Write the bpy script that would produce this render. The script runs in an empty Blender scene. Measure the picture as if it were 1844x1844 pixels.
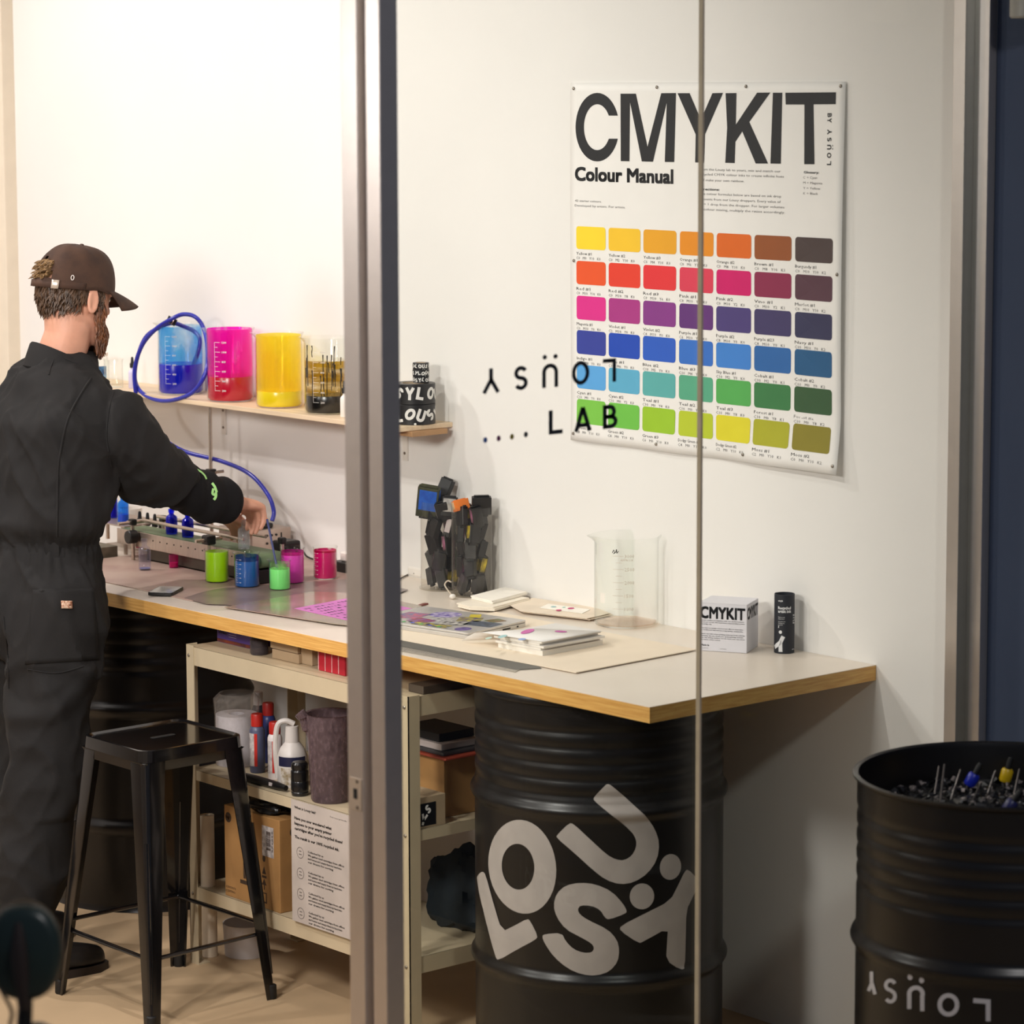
import bpy, bmesh, math, random
from mathutils import Vector, Matrix, geometry
from mathutils.bvhtree import BVHTree
random.seed(7)
sc = bpy.context.scene
COL = sc.collection
PI = math.pi

# ------------------------------------------------------------------ camera
FPX, CX, CY, IMG = 5440.0, 922.0, 823.5, 1844.0
YAW, PITCH, ROLL = math.radians(40.83), math.radians(7.0), math.radians(-0.183)
CAM = Vector((-5.0665, -4.3019, 2.2354))
CF = Vector((math.sin(YAW) * math.cos(PITCH), math.cos(YAW) * math.cos(PITCH), -math.sin(PITCH)))
_r = Vector((math.cos(YAW), -math.sin(YAW), 0)); _u = _r.cross(CF)
CR = _r * math.cos(ROLL) + _u * math.sin(ROLL)
CU = _u * math.cos(ROLL) - _r * math.sin(ROLL)
cd = bpy.data.cameras.new('camera'); cam = bpy.data.objects.new('camera', cd); COL.objects.link(cam)
cd.sensor_width = 36.0; cd.lens = FPX / IMG * 36.0
cd.shift_x = -(CX - IMG / 2) / IMG; cd.shift_y = (CY - IMG / 2) / IMG
cd.clip_start = 0.1; cd.clip_end = 60
M = Matrix((CR, CU, -CF)).transposed().to_4x4(); M.translation = CAM
cam.matrix_world = M
cd.dof.use_dof = True; cd.dof.focus_distance = 7.6; cd.dof.aperture_fstop = 5.0
sc.camera = cam

# ------------------------------------------------------------------ world, exposure, lamps
w = bpy.data.worlds.new('world'); sc.world = w; w.use_nodes = True
bg = w.node_tree.nodes['Background']
bg.inputs[0].default_value = (0.56, 0.70, 1.0, 1); bg.inputs[1].default_value = 0.11
vs = sc.view_settings
vs.view_transform = 'Standard'; vs.look = 'None'; vs.gamma = 1; vs.exposure = 0.0; vs.use_curve_mapping = False

def spot(name, loc, target, power, color, angle, blend, radius):
    l = bpy.data.lights.new(name, 'SPOT'); l.energy = power; l.color = color
    l.spot_size = math.radians(angle); l.spot_blend = blend; l.shadow_soft_size = radius
    o = bpy.data.objects.new(name, l); COL.objects.link(o); o.location = loc
    o.rotation_euler = (Vector(target) - Vector(loc)).to_track_quat('-Z', 'Y').to_euler()
    return o
WARM = (1.0, 0.945, 0.91)
spot('ceiling_spot_a', (-3.0, 3.0, 4.0), (-0.2, 1.9, 0.9), 120, WARM, 85, 0.8, 0.06)
spot('ceiling_spot_b', (-1.7, 4.0, 4.0), (-0.1, 2.6, 1.3), 200, WARM, 85, 0.8, 0.06)
spot('ceiling_spot_c', (-3.2, 1.0, 3.9), (-0.9, 2.0, 0.6), 165, WARM, 90, 0.8, 0.06)
spot('fill_light_a', (-4.0, 1.9, 2.3), (-0.6, 1.8, 0.8), 85, WARM, 140, 0.6, 0.25)  # soft fill added out of view, lifts the front edges and the wall under the shelf
spot('fill_light_b', (-3.0, 0.35, 2.15), (-0.45, 2.3, 1.0), 205, WARM, 96, 1.0, 0.22)  # unseen fill light added to brighten the beakers past the man
spot('hall_spot', (-2.4, -3.3, 3.5), (-0.6, -0.2, 0.6), 130, (1.0, 0.97, 0.95), 120, 0.5, 0.15)
sc.cycles.transparent_max_bounces = 32
sc.cycles.max_bounces = 12; sc.cycles.diffuse_bounces = 6

# ------------------------------------------------------------------ geometry helpers
def ray(x, y):
    return CF + CR * ((x - CX) / FPX) - CU * ((y - CY) / FPX)
def U(x, y, X=None, Y=None, Z=None, D=None):
    """point of the place that photo pixel (x, y) shows, on the plane X=, Y= or Z= (or at depth D)"""
    d = ray(x, y)
    if X is not None: t = (X - CAM.x) / d.x
    elif Y is not None: t = (Y - CAM.y) / d.y
    elif Z is not None: t = (Z - CAM.z) / d.z
    else: t = D
    return CAM + d * t
def lin(c):
    c = c / 255.0
    return c / 12.92 if c <= 0.04045 else ((c + 0.055) / 1.055) ** 2.4

MATS = {}
def mat(name, rgb, rough=0.5, metal=0.0, var=0.06, vscale=18.0, bump=0.0, bscale=120.0, spec=0.5, coat=0.0, stretch=None, rgb2=None, emit=0.0):
    if name in MATS: return MATS[name]
    m = bpy.data.materials.new(name); m.use_nodes = True; nt = m.node_tree; b = nt.nodes['Principled BSDF']
    c = [lin(v) for v in rgb]
    tc = nt.nodes.new('ShaderNodeTexCoord'); nz = nt.nodes.new('ShaderNodeTexNoise')
    nz.inputs['Scale'].default_value = vscale; nz.inputs['Detail'].default_value = 4
    src = tc.outputs['Object']
    if stretch:
        mp = nt.nodes.new('ShaderNodeMapping'); mp.inputs['Scale'].default_value = stretch
        nt.links.new(src, mp.inputs[0]); src = mp.outputs[0]
    nt.links.new(src, nz.inputs['Vector'])
    rp = nt.nodes.new('ShaderNodeValToRGB')
    lo = [lin(v) for v in rgb2] if rgb2 else [v * (1 - var) for v in c]
    hi = c if rgb2 else [min(1, v * (1 + var)) for v in c]
    rp.color_ramp.elements[0].position = 0.35; rp.color_ramp.elements[1].position = 0.65
    rp.color_ramp.elements[0].color = (*lo, 1); rp.color_ramp.elements[1].color = (*hi, 1)
    nt.links.new(nz.outputs[0], rp.inputs[0]); nt.links.new(rp.outputs[0], b.inputs['Base Color'])
    b.inputs['Roughness'].default_value = rough; b.inputs['Metallic'].default_value = metal
    b.inputs['Specular IOR Level'].default_value = spec
    if coat: b.inputs['Coat Weight'].default_value = coat; b.inputs['Coat Roughness'].default_value = 0.08
    if bump:
        n2 = nt.nodes.new('ShaderNodeTexNoise'); n2.inputs['Scale'].default_value = bscale; n2.inputs['Detail'].default_value = 3
        nt.links.new(src, n2.inputs['Vector'])
        bp = nt.nodes.new('ShaderNodeBump'); bp.inputs['Strength'].default_value = bump; bp.inputs['Distance'].default_value = 0.002
        nt.links.new(n2.outputs[0], bp.inputs['Height']); nt.links.new(bp.outputs[0], b.inputs['Normal'])
    MATS[name] = m
    return m
def glass(name, tint=(255, 255, 255), ior=1.45, rough=0.0, haze=0.0, hazecol=(230, 230, 230)):
    """clear sheet glass: transparent, with a Fresnel reflection and optional dirt haze"""
    if name in MATS: return MATS[name]
    m = bpy.data.materials.new(name); m.use_nodes = True; nt = m.node_tree; nt.nodes.clear()
    out = nt.nodes.new('ShaderNodeOutputMaterial')
    tr = nt.nodes.new('ShaderNodeBsdfTransparent'); tr.inputs[0].default_value = (*[lin(v) for v in tint], 1)
    gl = nt.nodes.new('ShaderNodeBsdfGlossy'); gl.inputs['Roughness'].default_value = rough
    fr = nt.nodes.new('ShaderNodeFresnel'); ge = nt.nodes.new('ShaderNodeNewGeometry')
    ma = nt.nodes.new('ShaderNodeMath'); ma.operation = 'MULTIPLY_ADD'; ma.inputs[1].default_value = 1/ior-ior; ma.inputs[2].default_value = ior
    nt.links.new(ge.outputs['Backfacing'], ma.inputs[0]); nt.links.new(ma.outputs[0], fr.inputs[0])   # no false total reflection on the way out
    mx = nt.nodes.new('ShaderNodeMixShader')
    nt.links.new(fr.outputs[0], mx.inputs[0]); nt.links.new(tr.outputs[0], mx.inputs[1]); nt.links.new(gl.outputs[0], mx.inputs[2])
    last = mx.outputs[0]
    if haze:
        df = nt.nodes.new('ShaderNodeBsdfDiffuse'); df.inputs[0].default_value = (*[lin(v) for v in hazecol], 1)
        nz = nt.nodes.new('ShaderNodeTexNoise'); nz.inputs['Scale'].default_value = 14; nz.inputs['Detail'].default_value = 5
        mt = nt.nodes.new('ShaderNodeMath'); mt.operation = 'MULTIPLY'; mt.inputs[1].default_value = haze * 2
        nt.links.new(nz.outputs[0], mt.inputs[0])
        m2 = nt.nodes.new('ShaderNodeMixShader')
        nt.links.new(mt.outputs[0], m2.inputs[0]); nt.links.new(last, m2.inputs[1]); nt.links.new(df.outputs[0], m2.inputs[2])
        last = m2.outputs[0]
    nt.links.new(last, out.inputs[0]); MATS[name] = m
    return m
def film(name, rgb, cover=0.5, scale=14.0, stretch=(1, 1, 0.5), sharp=0.12, dense=0.35, thin=0.0):
    """ink left on the inside of a glass wall: see-through tint in patches, thicker where it has dried"""
    if name in MATS: return MATS[name]
    m = bpy.data.materials.new(name); m.use_nodes = True; nt = m.node_tree; nt.nodes.clear(); c = [lin(v) for v in rgb]
    out = nt.nodes.new('ShaderNodeOutputMaterial')
    tr = nt.nodes.new('ShaderNodeBsdfTransparent'); tr.inputs[0].default_value = (*[1-thin*(1-v) for v in c], 1)
    tt = nt.nodes.new('ShaderNodeBsdfTransparent'); tt.inputs[0].default_value = (*c, 1)
    df = nt.nodes.new('ShaderNodeBsdfDiffuse'); df.inputs[0].default_value = (*c, 1)
    tl = nt.nodes.new('ShaderNodeBsdfTranslucent'); tl.inputs[0].default_value = (*c, 1)
    ad = nt.nodes.new('ShaderNodeMixShader'); ad.inputs[0].default_value = 0.5
    nt.links.new(df.outputs[0], ad.inputs[1]); nt.links.new(tl.outputs[0], ad.inputs[2])
    de = nt.nodes.new('ShaderNodeMixShader'); de.inputs[0].default_value = dense
    nt.links.new(tt.outputs[0], de.inputs[1]); nt.links.new(ad.outputs[0], de.inputs[2])
    tc = nt.nodes.new('ShaderNodeTexCoord'); mp = nt.nodes.new('ShaderNodeMapping'); mp.inputs['Scale'].default_value = stretch
    nz = nt.nodes.new('ShaderNodeTexNoise'); nz.inputs['Scale'].default_value = scale; nz.inputs['Detail'].default_value = 5
    nt.links.new(tc.outputs['Object'], mp.inputs[0]); nt.links.new(mp.outputs[0], nz.inputs['Vector'])
    mr = nt.nodes.new('ShaderNodeMapRange'); mr.inputs[1].default_value = 0.72 - 0.5 * cover - sharp; mr.inputs[2].default_value = 0.72 - 0.5 * cover + sharp
    nt.links.new(nz.outputs[0], mr.inputs[0])
    mx = nt.nodes.new('ShaderNodeMixShader')
    nt.links.new(mr.outputs[0], mx.inputs[0]); nt.links.new(tr.outputs[0], mx.inputs[1]); nt.links.new(de.outputs[0], mx.inputs[2])
    nt.links.new(mx.outputs[0], out.inputs[0]); MATS[name] = m
    return m

class MB:
    """collects shapes into one mesh"""
    def __init__(s): s.v = []; s.f = []
    def add(s, vs, fs):
        o = len(s.v); s.v += [Vector(p) for p in vs]; s.f += [tuple(i + o for i in q) for q in fs]; return s
    def box(s, lo, hi, rot=None, c=None):
        x0, y0, z0 = lo; x1, y1, z1 = hi
        v = [Vector(p) for p in ((x0,y0,z0),(x1,y0,z0),(x1,y1,z0),(x0,y1,z0),(x0,y0,z1),(x1,y0,z1),(x1,y1,z1),(x0,y1,z1))]
        if rot is not None:
            c = Vector(c) if c is not None else Vector(((x0+x1)/2,(y0+y1)/2,(z0+z1)/2))
            v = [c + rot @ (p - c) for p in v]
        return s.add(v, [(0,3,2,1),(4,5,6,7),(0,1,5,4),(1,2,6,5),(2,3,7,6),(3,0,4,7)])
    def lathe(s, prof, n=32, o=(0,0,0), close=True, a0=0.0):
        o = Vector(o); k = len(prof); v = []; f = []
        for i in range(n):
            a = a0 + 2*PI*i/n; c, si = math.cos(a), math.sin(a)
            v += [o + Vector((r*c, r*si, z)) for r, z in prof]
        for i in range(n):
            j = (i+1) % n
            for q in range(k-1):
                f.append((i*k+q, j*k+q, j*k+q+1, i*k+q+1))
        if close:
            if prof[0][0] > 1e-6: f.append(tuple(i*k for i in range(n))[::-1])
            if prof[-1][0] > 1e-6: f.append(tuple(i*k+k-1 for i in range(n)))
        return s.add(v, f)
    def tube(s, pts, r, n=10, caps=True):
        """round bar along pts; r a number or one radius (or (ra, rb) pair) per point"""
        pts = [Vector(p) for p in pts]; m = len(pts)
        rs = r if isinstance(r, (list, tuple)) and len(r) == m else [r]*m
        t0 = (pts[1]-pts[0]).normalized(); up = Vector((0,0,1)) if abs(t0.z) < 0.9 else Vector((1,0,0))
        nrm = t0.cross(up).normalized(); v = []; f = []
        for i in range(m):
            t = (pts[min(i+1,m-1)] - pts[max(i-1,0)]).normalized()
            nrm = (nrm - t*nrm.dot(t)).normalized(); b = t.cross(nrm)
            ra, rb = rs[i] if isinstance(rs[i], (tuple, list)) else (rs[i], rs[i])
            for k in range(n):
                a = 2*PI*k/n; v.append(pts[i] + nrm*(ra*math.cos(a)) + b*(rb*math.sin(a)))
        for i in range(m-1):
            for k in range(n):
                j = (k+1) % n; f.append((i*n+k, i*n+j, (i+1)*n+j, (i+1)*n+k))
        if caps: f.append(tuple(range(n))[::-1]); f.append(tuple((m-1)*n+k for k in range(n)))
        return s.add(v, f)
    def cyl(s, p0, p1, r, n=16, r1=None): return s.tube([p0, p1], [r, r if r1 is None else r1], n)
    def loft(s, rings, caps=True):
        n = len(rings[0]); v = [p for q in rings for p in q]; f = []
        for i in range(len(rings)-1):
            for k in range(n):
                j = (k+1) % n; f.append((i*n+k, i*n+j, (i+1)*n+j, (i+1)*n+k))
        if caps: f.append(tuple(range(n))[::-1]); f.append(tuple((len(rings)-1)*n+k for k in range(n)))
        return s.add(v, f)
    def poly(s, pts):
        tri = geometry.tessellate_polygon([[Vector(p) for p in pts]])
        return s.add(pts, tri)
    def slab(s, pts, th):
        """flat polygon pts (3D) thickened by vector th"""
        th = Vector(th); n = len(pts); pts = [Vector(p) for p in pts]
        tri = [tuple(t) for t in geometry.tessellate_polygon([pts])]
        f = tri + [tuple(i+n for i in t[::-1]) for t in tri] + [(i, (i+1) % n, (i+1) % n+n, i+n) for i in range(n)]
        return s.add(pts + [p+th for p in pts], f)
    def sphere(s, c, r, n=12, m=8, sc_=(1,1,1)):
        c = Vector(c); v = [c+Vector((0,0,-r*sc_[2]))]; f = []
        for i in range(1, m):
            b = -PI/2 + PI*i/m
            for k in range(n):
                a = 2*PI*k/n
                v.append(c+Vector((r*sc_[0]*math.cos(b)*math.cos(a), r*sc_[1]*math.cos(b)*math.sin(a), r*sc_[2]*math.sin(b))))
        v.append(c+Vector((0,0,r*sc_[2]))); t = len(v)-1
        for k in range(n):
            j = (k+1) % n; f.append((0, 1+j, 1+k)); f.append((t, t-n+k, t-n+j))
            for i in range(m-2): f.append((1+i*n+k, 1+i*n+j, 1+(i+1)*n+j, 1+(i+1)*n+k))
        return s.add(v, f)
    def xf(s, mtx): s.v = [mtx @ p for p in s.v]; return s
    def mesh(s, name, smooth=35):
        me = bpy.data.meshes.new(name); me.from_pydata([tuple(p) for p in s.v], [], s.f); me.update()
        bm = bmesh.new(); bm.from_mesh(me); bmesh.ops.recalc_face_normals(bm, faces=bm.faces); bm.to_mesh(me); bm.free()
        if smooth:
            me.polygons.foreach_set('use_smooth', [True]*len(me.polygons)); me.set_sharp_from_angle(angle=math.radians(smooth))
        return me
def link(name, me, m, parent=None):
    o = bpy.data.objects.new(name, me); COL.objects.link(o)
    if m is not None: me.materials.clear(); me.materials.append(m)
    if parent is not None: o.parent = parent
    return o
def part(name, mb, m, parent=None, smooth=35, bevel=0.0, seg=2, label=None):
    o = link(name, mb.mesh(name, smooth), m, parent)
    if bevel:
        b = o.modifiers.new('bevel', 'BEVEL'); b.width = bevel; b.segments = seg; b.limit_method = 'ANGLE'; b.angle_limit = math.radians(40)
    if label: o['label'] = label
    return o
def tag(o, label, cat, group=None):
    o['label'] = label; o['category'] = cat
    if group: o['group'] = group
    return o
def thing(name, label, cat, loc=(0,0,0), rotz=0.0, group=None):
    o = bpy.data.objects.new(name, None); COL.objects.link(o); o.location = loc; o.rotation_euler = (0,0,rotz)
    o.empty_display_size = 0.05
    return tag(o, label, cat, group)
def struct(name, mb, m, label=None, **k):
    o = part(name, mb, m, **k); o['kind'] = 'structure'
    if label: o['label'] = label
    return o
def copy_thing(root, loc, rotz=None, label=None):
    """a copy of a thing with copies of its parts and sub-parts"""
    r = root.copy(); COL.objects.link(r); r.location = loc
    if rotz is not None: r.rotation_euler = (0,0,rotz)
    if label: r['label'] = label
    for ch in list(root.children):
        c = ch.copy(); COL.objects.link(c); c.parent = r
        for g in list(ch.children):
            d = g.copy(); COL.objects.link(d); d.parent = c
    return r

# ---- flat lettering: 2D shapes (lists of polygons) that get mapped onto a surface
def ribbon(pts, w):
    """quads of a stroke of width w along 2D pts"""
    n = len(pts); L = []; R = []
    for i in range(n):
        a = pts[max(i-1,0)]; b = pts[i]; c = pts[min(i+1,n-1)]
        d0 = Vector((b[0]-a[0], b[1]-a[1])); d1 = Vector((c[0]-b[0], c[1]-b[1]))
        if d0.length < 1e-9: d0 = d1
        if d1.length < 1e-9: d1 = d0
        d0.normalize(); d1.normalize(); t = (d0+d1)
        if t.length < 1e-6: t = d0.copy()
        t.normalize(); nn = Vector((-t.y, t.x)); k = 1/max(0.5, nn.dot(Vector((-d0.y, d0.x))))
        L.append((b[0]+nn.x*w/2*k, b[1]+nn.y*w/2*k)); R.append((b[0]-nn.x*w/2*k, b[1]-nn.y*w/2*k))
    return [[L[i], L[i+1], R[i+1], R[i]] for i in range(n-1)]
def arc(cx, cy, rx, ry, a0, a1, n=12):
    return [(cx+rx*math.cos(math.radians(a0+(a1-a0)*i/n)), cy+ry*math.sin(math.radians(a0+(a1-a0)*i/n))) for i in range(n+1)]
def disc(cx, cy, rx, ry=None, n=18):
    ry = rx if ry is None else ry
    return [arc(cx, cy, rx, ry, 0, 360, n)[:-1]]
def glyph(ch, w=0.17):
    """simple geometric capitals in a unit box, as polygons; dots of the U sit below it"""
    h = w/2
    if ch == 'L': return ribbon([(h,1),(h,h),(0.62,h)], w)
    if ch == 'O': return ribbon(arc(0.4,0.5,0.4-h,0.5-h,0,360,28), w)
    if ch == 'U': return ribbon([(h,1)]+arc(0.36,0.36,0.36-h,0.36-h,180,360,14)+[(0.72-h,1)], w)
    if ch == 'u': return glyph('U', w)+disc(0.12,-0.28,0.10)+disc(0.60,-0.28,0.10)
    if ch == 'S':
        return ribbon(arc(0.32,0.5+0.25-h/2,0.30-h,0.25-h/2,25,180,9)+arc(0.32,0.5+0.25-h/2,0.30-h,0.25-h/2,180,270,6)[1:]
                      +arc(0.32,0.25+h/2,0.30-h,0.25-h/2,90,0,6)[1:]+arc(0.32,0.25+h/2,0.30-h,0.25-h/2,0,-155,9)[1:], w)
    if ch == 'Y': return ribbon([(h*0.7,1),(0.37,0.46),(0.37,0)], w)+ribbon([(0.74-h*0.7,1),(0.37,0.46),(0.37,0.3)], w)
    if ch == 'A': return ribbon([(h*0.8,0),(0.38,1)], w)+ribbon([(0.76-h*0.8,0),(0.38,1)], w)+ribbon([(0.18,0.26),(0.58,0.26)], w)
    if ch == 'B':
        return (ribbon([(h,0),(h,1)], w)+ribbon([(h,1-h),(0.34,1-h)]+arc(0.34,0.75-h/2,0.2-h*.3,0.25-h/2,90,-90,8)+[(h,0.5)], w)
                +ribbon([(h,h),(0.36,h)]+arc(0.36,0.25+h/2,0.26-h*.4,0.25-h/2,-90,90,8)+[(h,0.5)], w))
    if ch == '.': return disc(0.1,0.1,0.1)
    return []
def word(txt, w=0.17, gap=0.3, adv={'L':.62,'O':.8,'U':.72,'u':.72,'S':.64,'Y':.74,'A':.76,'B':.62,'.':.2,' ':.4}):
    x = 0; out = []
    for c in txt:
        out += [[(p[0]+x, p[1]) for p in q] for q in glyph(c, w)]; x += adv[c]+gap
    return out, x-gap
ADV = {'L':.62,'O':.8,'U':.72,'u':.72,'S':.64,'Y':.74,'A':.76,'B':.62}
def letters(parent, txt, o, rt, up, width, height, wgt, gap, m, fn=None):
    """a word laid on a plane, each letter a part of its own"""
    wid = sum(ADV[c] for c in txt)+gap*(len(txt)-1); x = 0; sx = width/wid
    for c in txt:
        mb = MB(); put_polys(mb, [[(p[0]+x, p[1]) for p in q] for q in glyph(c, wgt)], o, rt, up, sx, height, fn=fn)
        part('letter', mb, m, parent, smooth=0); x += ADV[c]+gap
def flat2d(polys):
    """2D polygons -> (2D verts, faces)"""
    v = []; f = []
    for q in polys:
        o = len(v); v += [tuple(p) for p in q]
        if len(q) <= 4: f.append(tuple(range(o, o+len(q))))
        else: f += [tuple(i+o for i in t) for t in geometry.tessellate_polygon([[Vector((p[0], p[1], 0)) for p in q]])]
    return v, f
def cut2d(v, f, du, dv=None):
    """cut a flat 2D mesh along lines every du (and dv) so that it can bend round a surface"""
    bm = bmesh.new(); vs_ = [bm.verts.new((p[0], p[1], 0)) for p in v]
    for q in f:
        try: bm.faces.new([vs_[i] for i in q])
        except ValueError: pass
    for ax, st in ((0, du), (1, dv)):
        if not st: continue
        lo = min(p[ax] for p in v); hi = max(p[ax] for p in v); k = math.ceil(lo/st)
        while k*st < hi:
            co = (k*st, 0, 0) if ax == 0 else (0, k*st, 0); no = (1,0,0) if ax == 0 else (0,1,0)
            bmesh.ops.bisect_plane(bm, geom=bm.verts[:]+bm.edges[:]+bm.faces[:], plane_co=co, plane_no=no); k += 1
    bm.verts.index_update()
    V = [(q.co.x, q.co.y) for q in bm.verts]; Fc = [tuple(q.index for q in fc.verts) for fc in bm.faces]
    bm.free(); return V, Fc
_tc = {}
def text2d(txt, bold=0.0, res=2, space=1.0):
    """built-in font text as (verts, faces, (x0, x1)); cap height 1"""
    key = (txt, res, space)
    if key in _tc: return _tc[key]
    cu = bpy.data.curves.new('t', 'FONT'); cu.body = txt; cu.size = 1; cu.resolution_u = res; cu.space_character = space
    o = bpy.data.objects.new('t', cu); COL.objects.link(o)
    dg = bpy.context.evaluated_depsgraph_get(); me = bpy.data.meshes.new_from_object(o.evaluated_get(dg))
    k = 1/0.729
    v = [(p.co.x*k, p.co.y*k) for p in me.vertices]; f = [tuple(p.vertices) for p in me.polygons]
    bpy.data.objects.remove(o); bpy.data.curves.remove(cu); bpy.data.meshes.remove(me)
    xs = [p[0] for p in v] or [0, 1]
    _tc[key] = (v, f, (min(xs), max(xs))); return _tc[key]
def put_text(mb, txt, o, rt, up, h=None, wid=None, bold=0.0, res=2, fn=None, align='l', space=1.0):
    """lay text on a plane: o base-left corner, rt/up unit vectors, h cap height, wid total width"""
    v, f, (x0, x1) = text2d(txt, bold, res, space); o = Vector(o); rt = Vector(rt); up = Vector(up)
    if h is None: h = wid/(x1-x0)
    sx = wid/(x1-x0) if wid else h
    off = {'l': x0, 'c': (x0+x1)/2, 'r': x1}[align]
    for bx, by in (((0, 0),) if not bold else ((-bold, -bold), (bold, -bold), (bold, bold), (-bold, bold), (0, 0))):
        P3 = [o + rt*((p[0]-off+bx)*sx) + up*((p[1]+by)*h) for p in v]
        if fn: P3 = [fn(p) for p in P3]
        mb.add(P3, f)
def put_polys(mb, polys, o, rt, up, sx, sy=None, rot=0.0, fn=None):
    v, f = flat2d(polys); sy = sx if sy is None else sy; o = Vector(o); rt = Vector(rt); up = Vector(up)
    c, s_ = math.cos(rot), math.sin(rot)
    P3 = [o + rt*((p[0]*c-p[1]*s_)*sx) + up*((p[0]*s_+p[1]*c)*sy) for p in v]
    if fn: P3 = [fn(p) for p in P3]
    mb.add(P3, f)
EX, EY, EZ = Vector((1,0,0)), Vector((0,1,0)), Vector((0,0,1))
def rrect(w, h, r, n=4):
    """rounded rectangle 2D, centred"""
    p = []
    for cx, cy, a in ((w/2-r,h/2-r,0),(-w/2+r,h/2-r,90),(-w/2+r,-h/2+r,180),(w/2-r,-h/2+r,270)):
        p += arc(cx, cy, r, r, a, a+90, n)
    return p
def smooth_path(pts, n=6):
    """Catmull-Rom through pts"""
    pts = [Vector(p) for p in pts]; out = []
    for i in range(len(pts)-1):
        p0 = pts[max(i-1,0)]; p1 = pts[i]; p2 = pts[i+1]; p3 = pts[min(i+2,len(pts)-1)]
        for k in range(n):
            t = k/n; out.append(0.5*((2*p1)+(p2-p0)*t+(2*p0-5*p1+4*p2-p3)*t*t+(3*p1-p0-3*p2+p3)*t**3))
    out.append(pts[-1]); return out

# ================================================================== the room
TZ = 0.9216            # table top height
ROOM_Y, ROOM_X, CEIL = 3.945, -4.4, 4.2
m_wall = mat('wall paint', (234, 231, 227), 0.75, var=0.015, vscale=2.0, bump=0.08, bscale=260)
m_blue = mat('dark blue wall paint', (62, 74, 98), 0.8, var=0.03, vscale=3, bump=0.08, bscale=260)
m_ceil = mat('ceiling paint', (225, 222, 216), 0.9, var=0.02)
m_floor = mat('sealed concrete', (186, 160, 126), 0.55, var=0.07, vscale=4, bump=0.04, bscale=90)
m_alu = mat('anodised aluminium', (216, 209, 204), 0.33, metal=0.82, var=0.02, vscale=30)
m_cream = mat('cream door trim paint', (232, 220, 200), 0.5, var=0.02)
struct('floor', MB().box((-9, -6, -0.05), (2.0, 6.0, 0)), m_floor, smooth=0, label='beige sealed concrete floor')
struct('ceiling', MB().box((ROOM_X, 0.04, CEIL), (0.1, ROOM_Y+0.6, CEIL+0.1)), m_ceil, smooth=0)
struct('wall_right', MB().box((0, -0.001, 0), (0.1, ROOM_Y, CEIL)), m_wall, smooth=0, label='white painted wall behind the workbench')
struct('wall_outside', MB().box((0, -4.0, 0), (0.1, -0.036, CEIL)), m_blue, smooth=0, label='dark blue wall outside the glass partition')
struct('wall_back', MB().box((ROOM_X, ROOM_Y+0.42, 0), (0.6, ROOM_Y+0.52, CEIL)), m_wall, smooth=0)
struct('wall_left', MB().box((ROOM_X-0.1, 0.0, 0), (ROOM_X, ROOM_Y+0.42, CEIL)), m_wall, smooth=0)
struct('wall_front', MB().box((ROOM_X, -0.04, 0), (-2.78, 0.06, CEIL)), m_wall, smooth=0)
# cream corner post at the far end of the wall
t = MB().box((-0.045, ROOM_Y, 0), (0.09, ROOM_Y+0.055, CEIL)).box((-0.02, ROOM_Y+0.055, 0), (0.09, ROOM_Y+0.16, CEIL))
struct('trim_1', t, m_cream, smooth=0, bevel=0.004, label='cream door frame post at the far corner')

# ---- glass partition with its aluminium frame
JX = U(690, 922, Y=-0.045).x                       # door-side face of the mullion
FX = U(722, 922, Y=-0.045).x
win = bpy.data.objects.new('window_1', None); COL.objects.link(win); win['kind'] = 'structure'
win['label'] = 'glass partition with aluminium frame'; win.location = (0, 0, 0)
yl = [U(x, 922, X=JX).y for x in (622, 650, 665, 690)]
m = MB().box((JX, yl[1], 0), (FX, yl[0], CEIL)).box((JX+0.02, yl[2]-0.001, 0), (FX-0.004, yl[1]+0.001, CEIL)).box((JX, yl[3], 0), (FX, yl[2], CEIL))
mul = part('mullion', m, m_alu, win, smooth=0, bevel=0.0015, label='aluminium mullion with a groove down its door side')
z0 = U(645, 1402, X=JX).z; z1 = U(645, 1460, X=JX).z; ym = (yl[0]+yl[1])/2
st = part('strike_plate', MB().box((JX-0.0015, ym-0.018, z1), (JX-0.0002, ym+0.018, z0)), mat('nickel strike plate', (205, 190, 172), 0.4, metal=0.5), mul, smooth=0)
m_dark = mat('black hole', (14, 13, 12), 0.8)
part('latch_slot', MB().box((JX-0.0022, ym-0.006, z1+0.022), (JX-0.0012, ym+0.005, z0-0.02)), m_dark, mul, smooth=0)
for zz in (z0-0.006, z1+0.006):
    part('screw', MB().cyl((JX-0.0026, ym-0.006, zz), (JX-0.001, ym-0.006, zz), 0.0035, 10), mat('dull screw', (120, 108, 98), 0.4, metal=0.7), mul)
# channel at the wall
m = MB().box((-0.055, 0.006, 0), (-0.0005, 0.040, CEIL)).box((-0.025, -0.035, 0), (-0.0005, 0.006, CEIL))
part('wall_channel', m, m_alu, win, smooth=0, bevel=0.0012, label='stepped aluminium channel fixing the glass to the wall')
m_pane = glass('clear partition glass', (247, 249, 247), 1.38)
GX = U(1260, 922, Y=0).x
part('pane', MB().box((FX-0.006, -0.005, 0.0), (GX-0.003, 0.005, CEIL)), m_pane, win, smooth=0)
part('pane', MB().box((GX+0.003, -0.005, 0.0), (-0.026, 0.005, CEIL)), m_pane, win, smooth=0)
part('glass_joint', MB().box((GX-0.003, -0.0055, 0.0), (GX+0.0022, 0.0055, CEIL)), mat('silicone joint', (196, 180, 158), 0.25), win, smooth=0, label='pale silicone joint between the glass panes')
m_vinyl = mat('black vinyl', (16, 22, 34), 0.6)
GY = -0.0062
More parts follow.
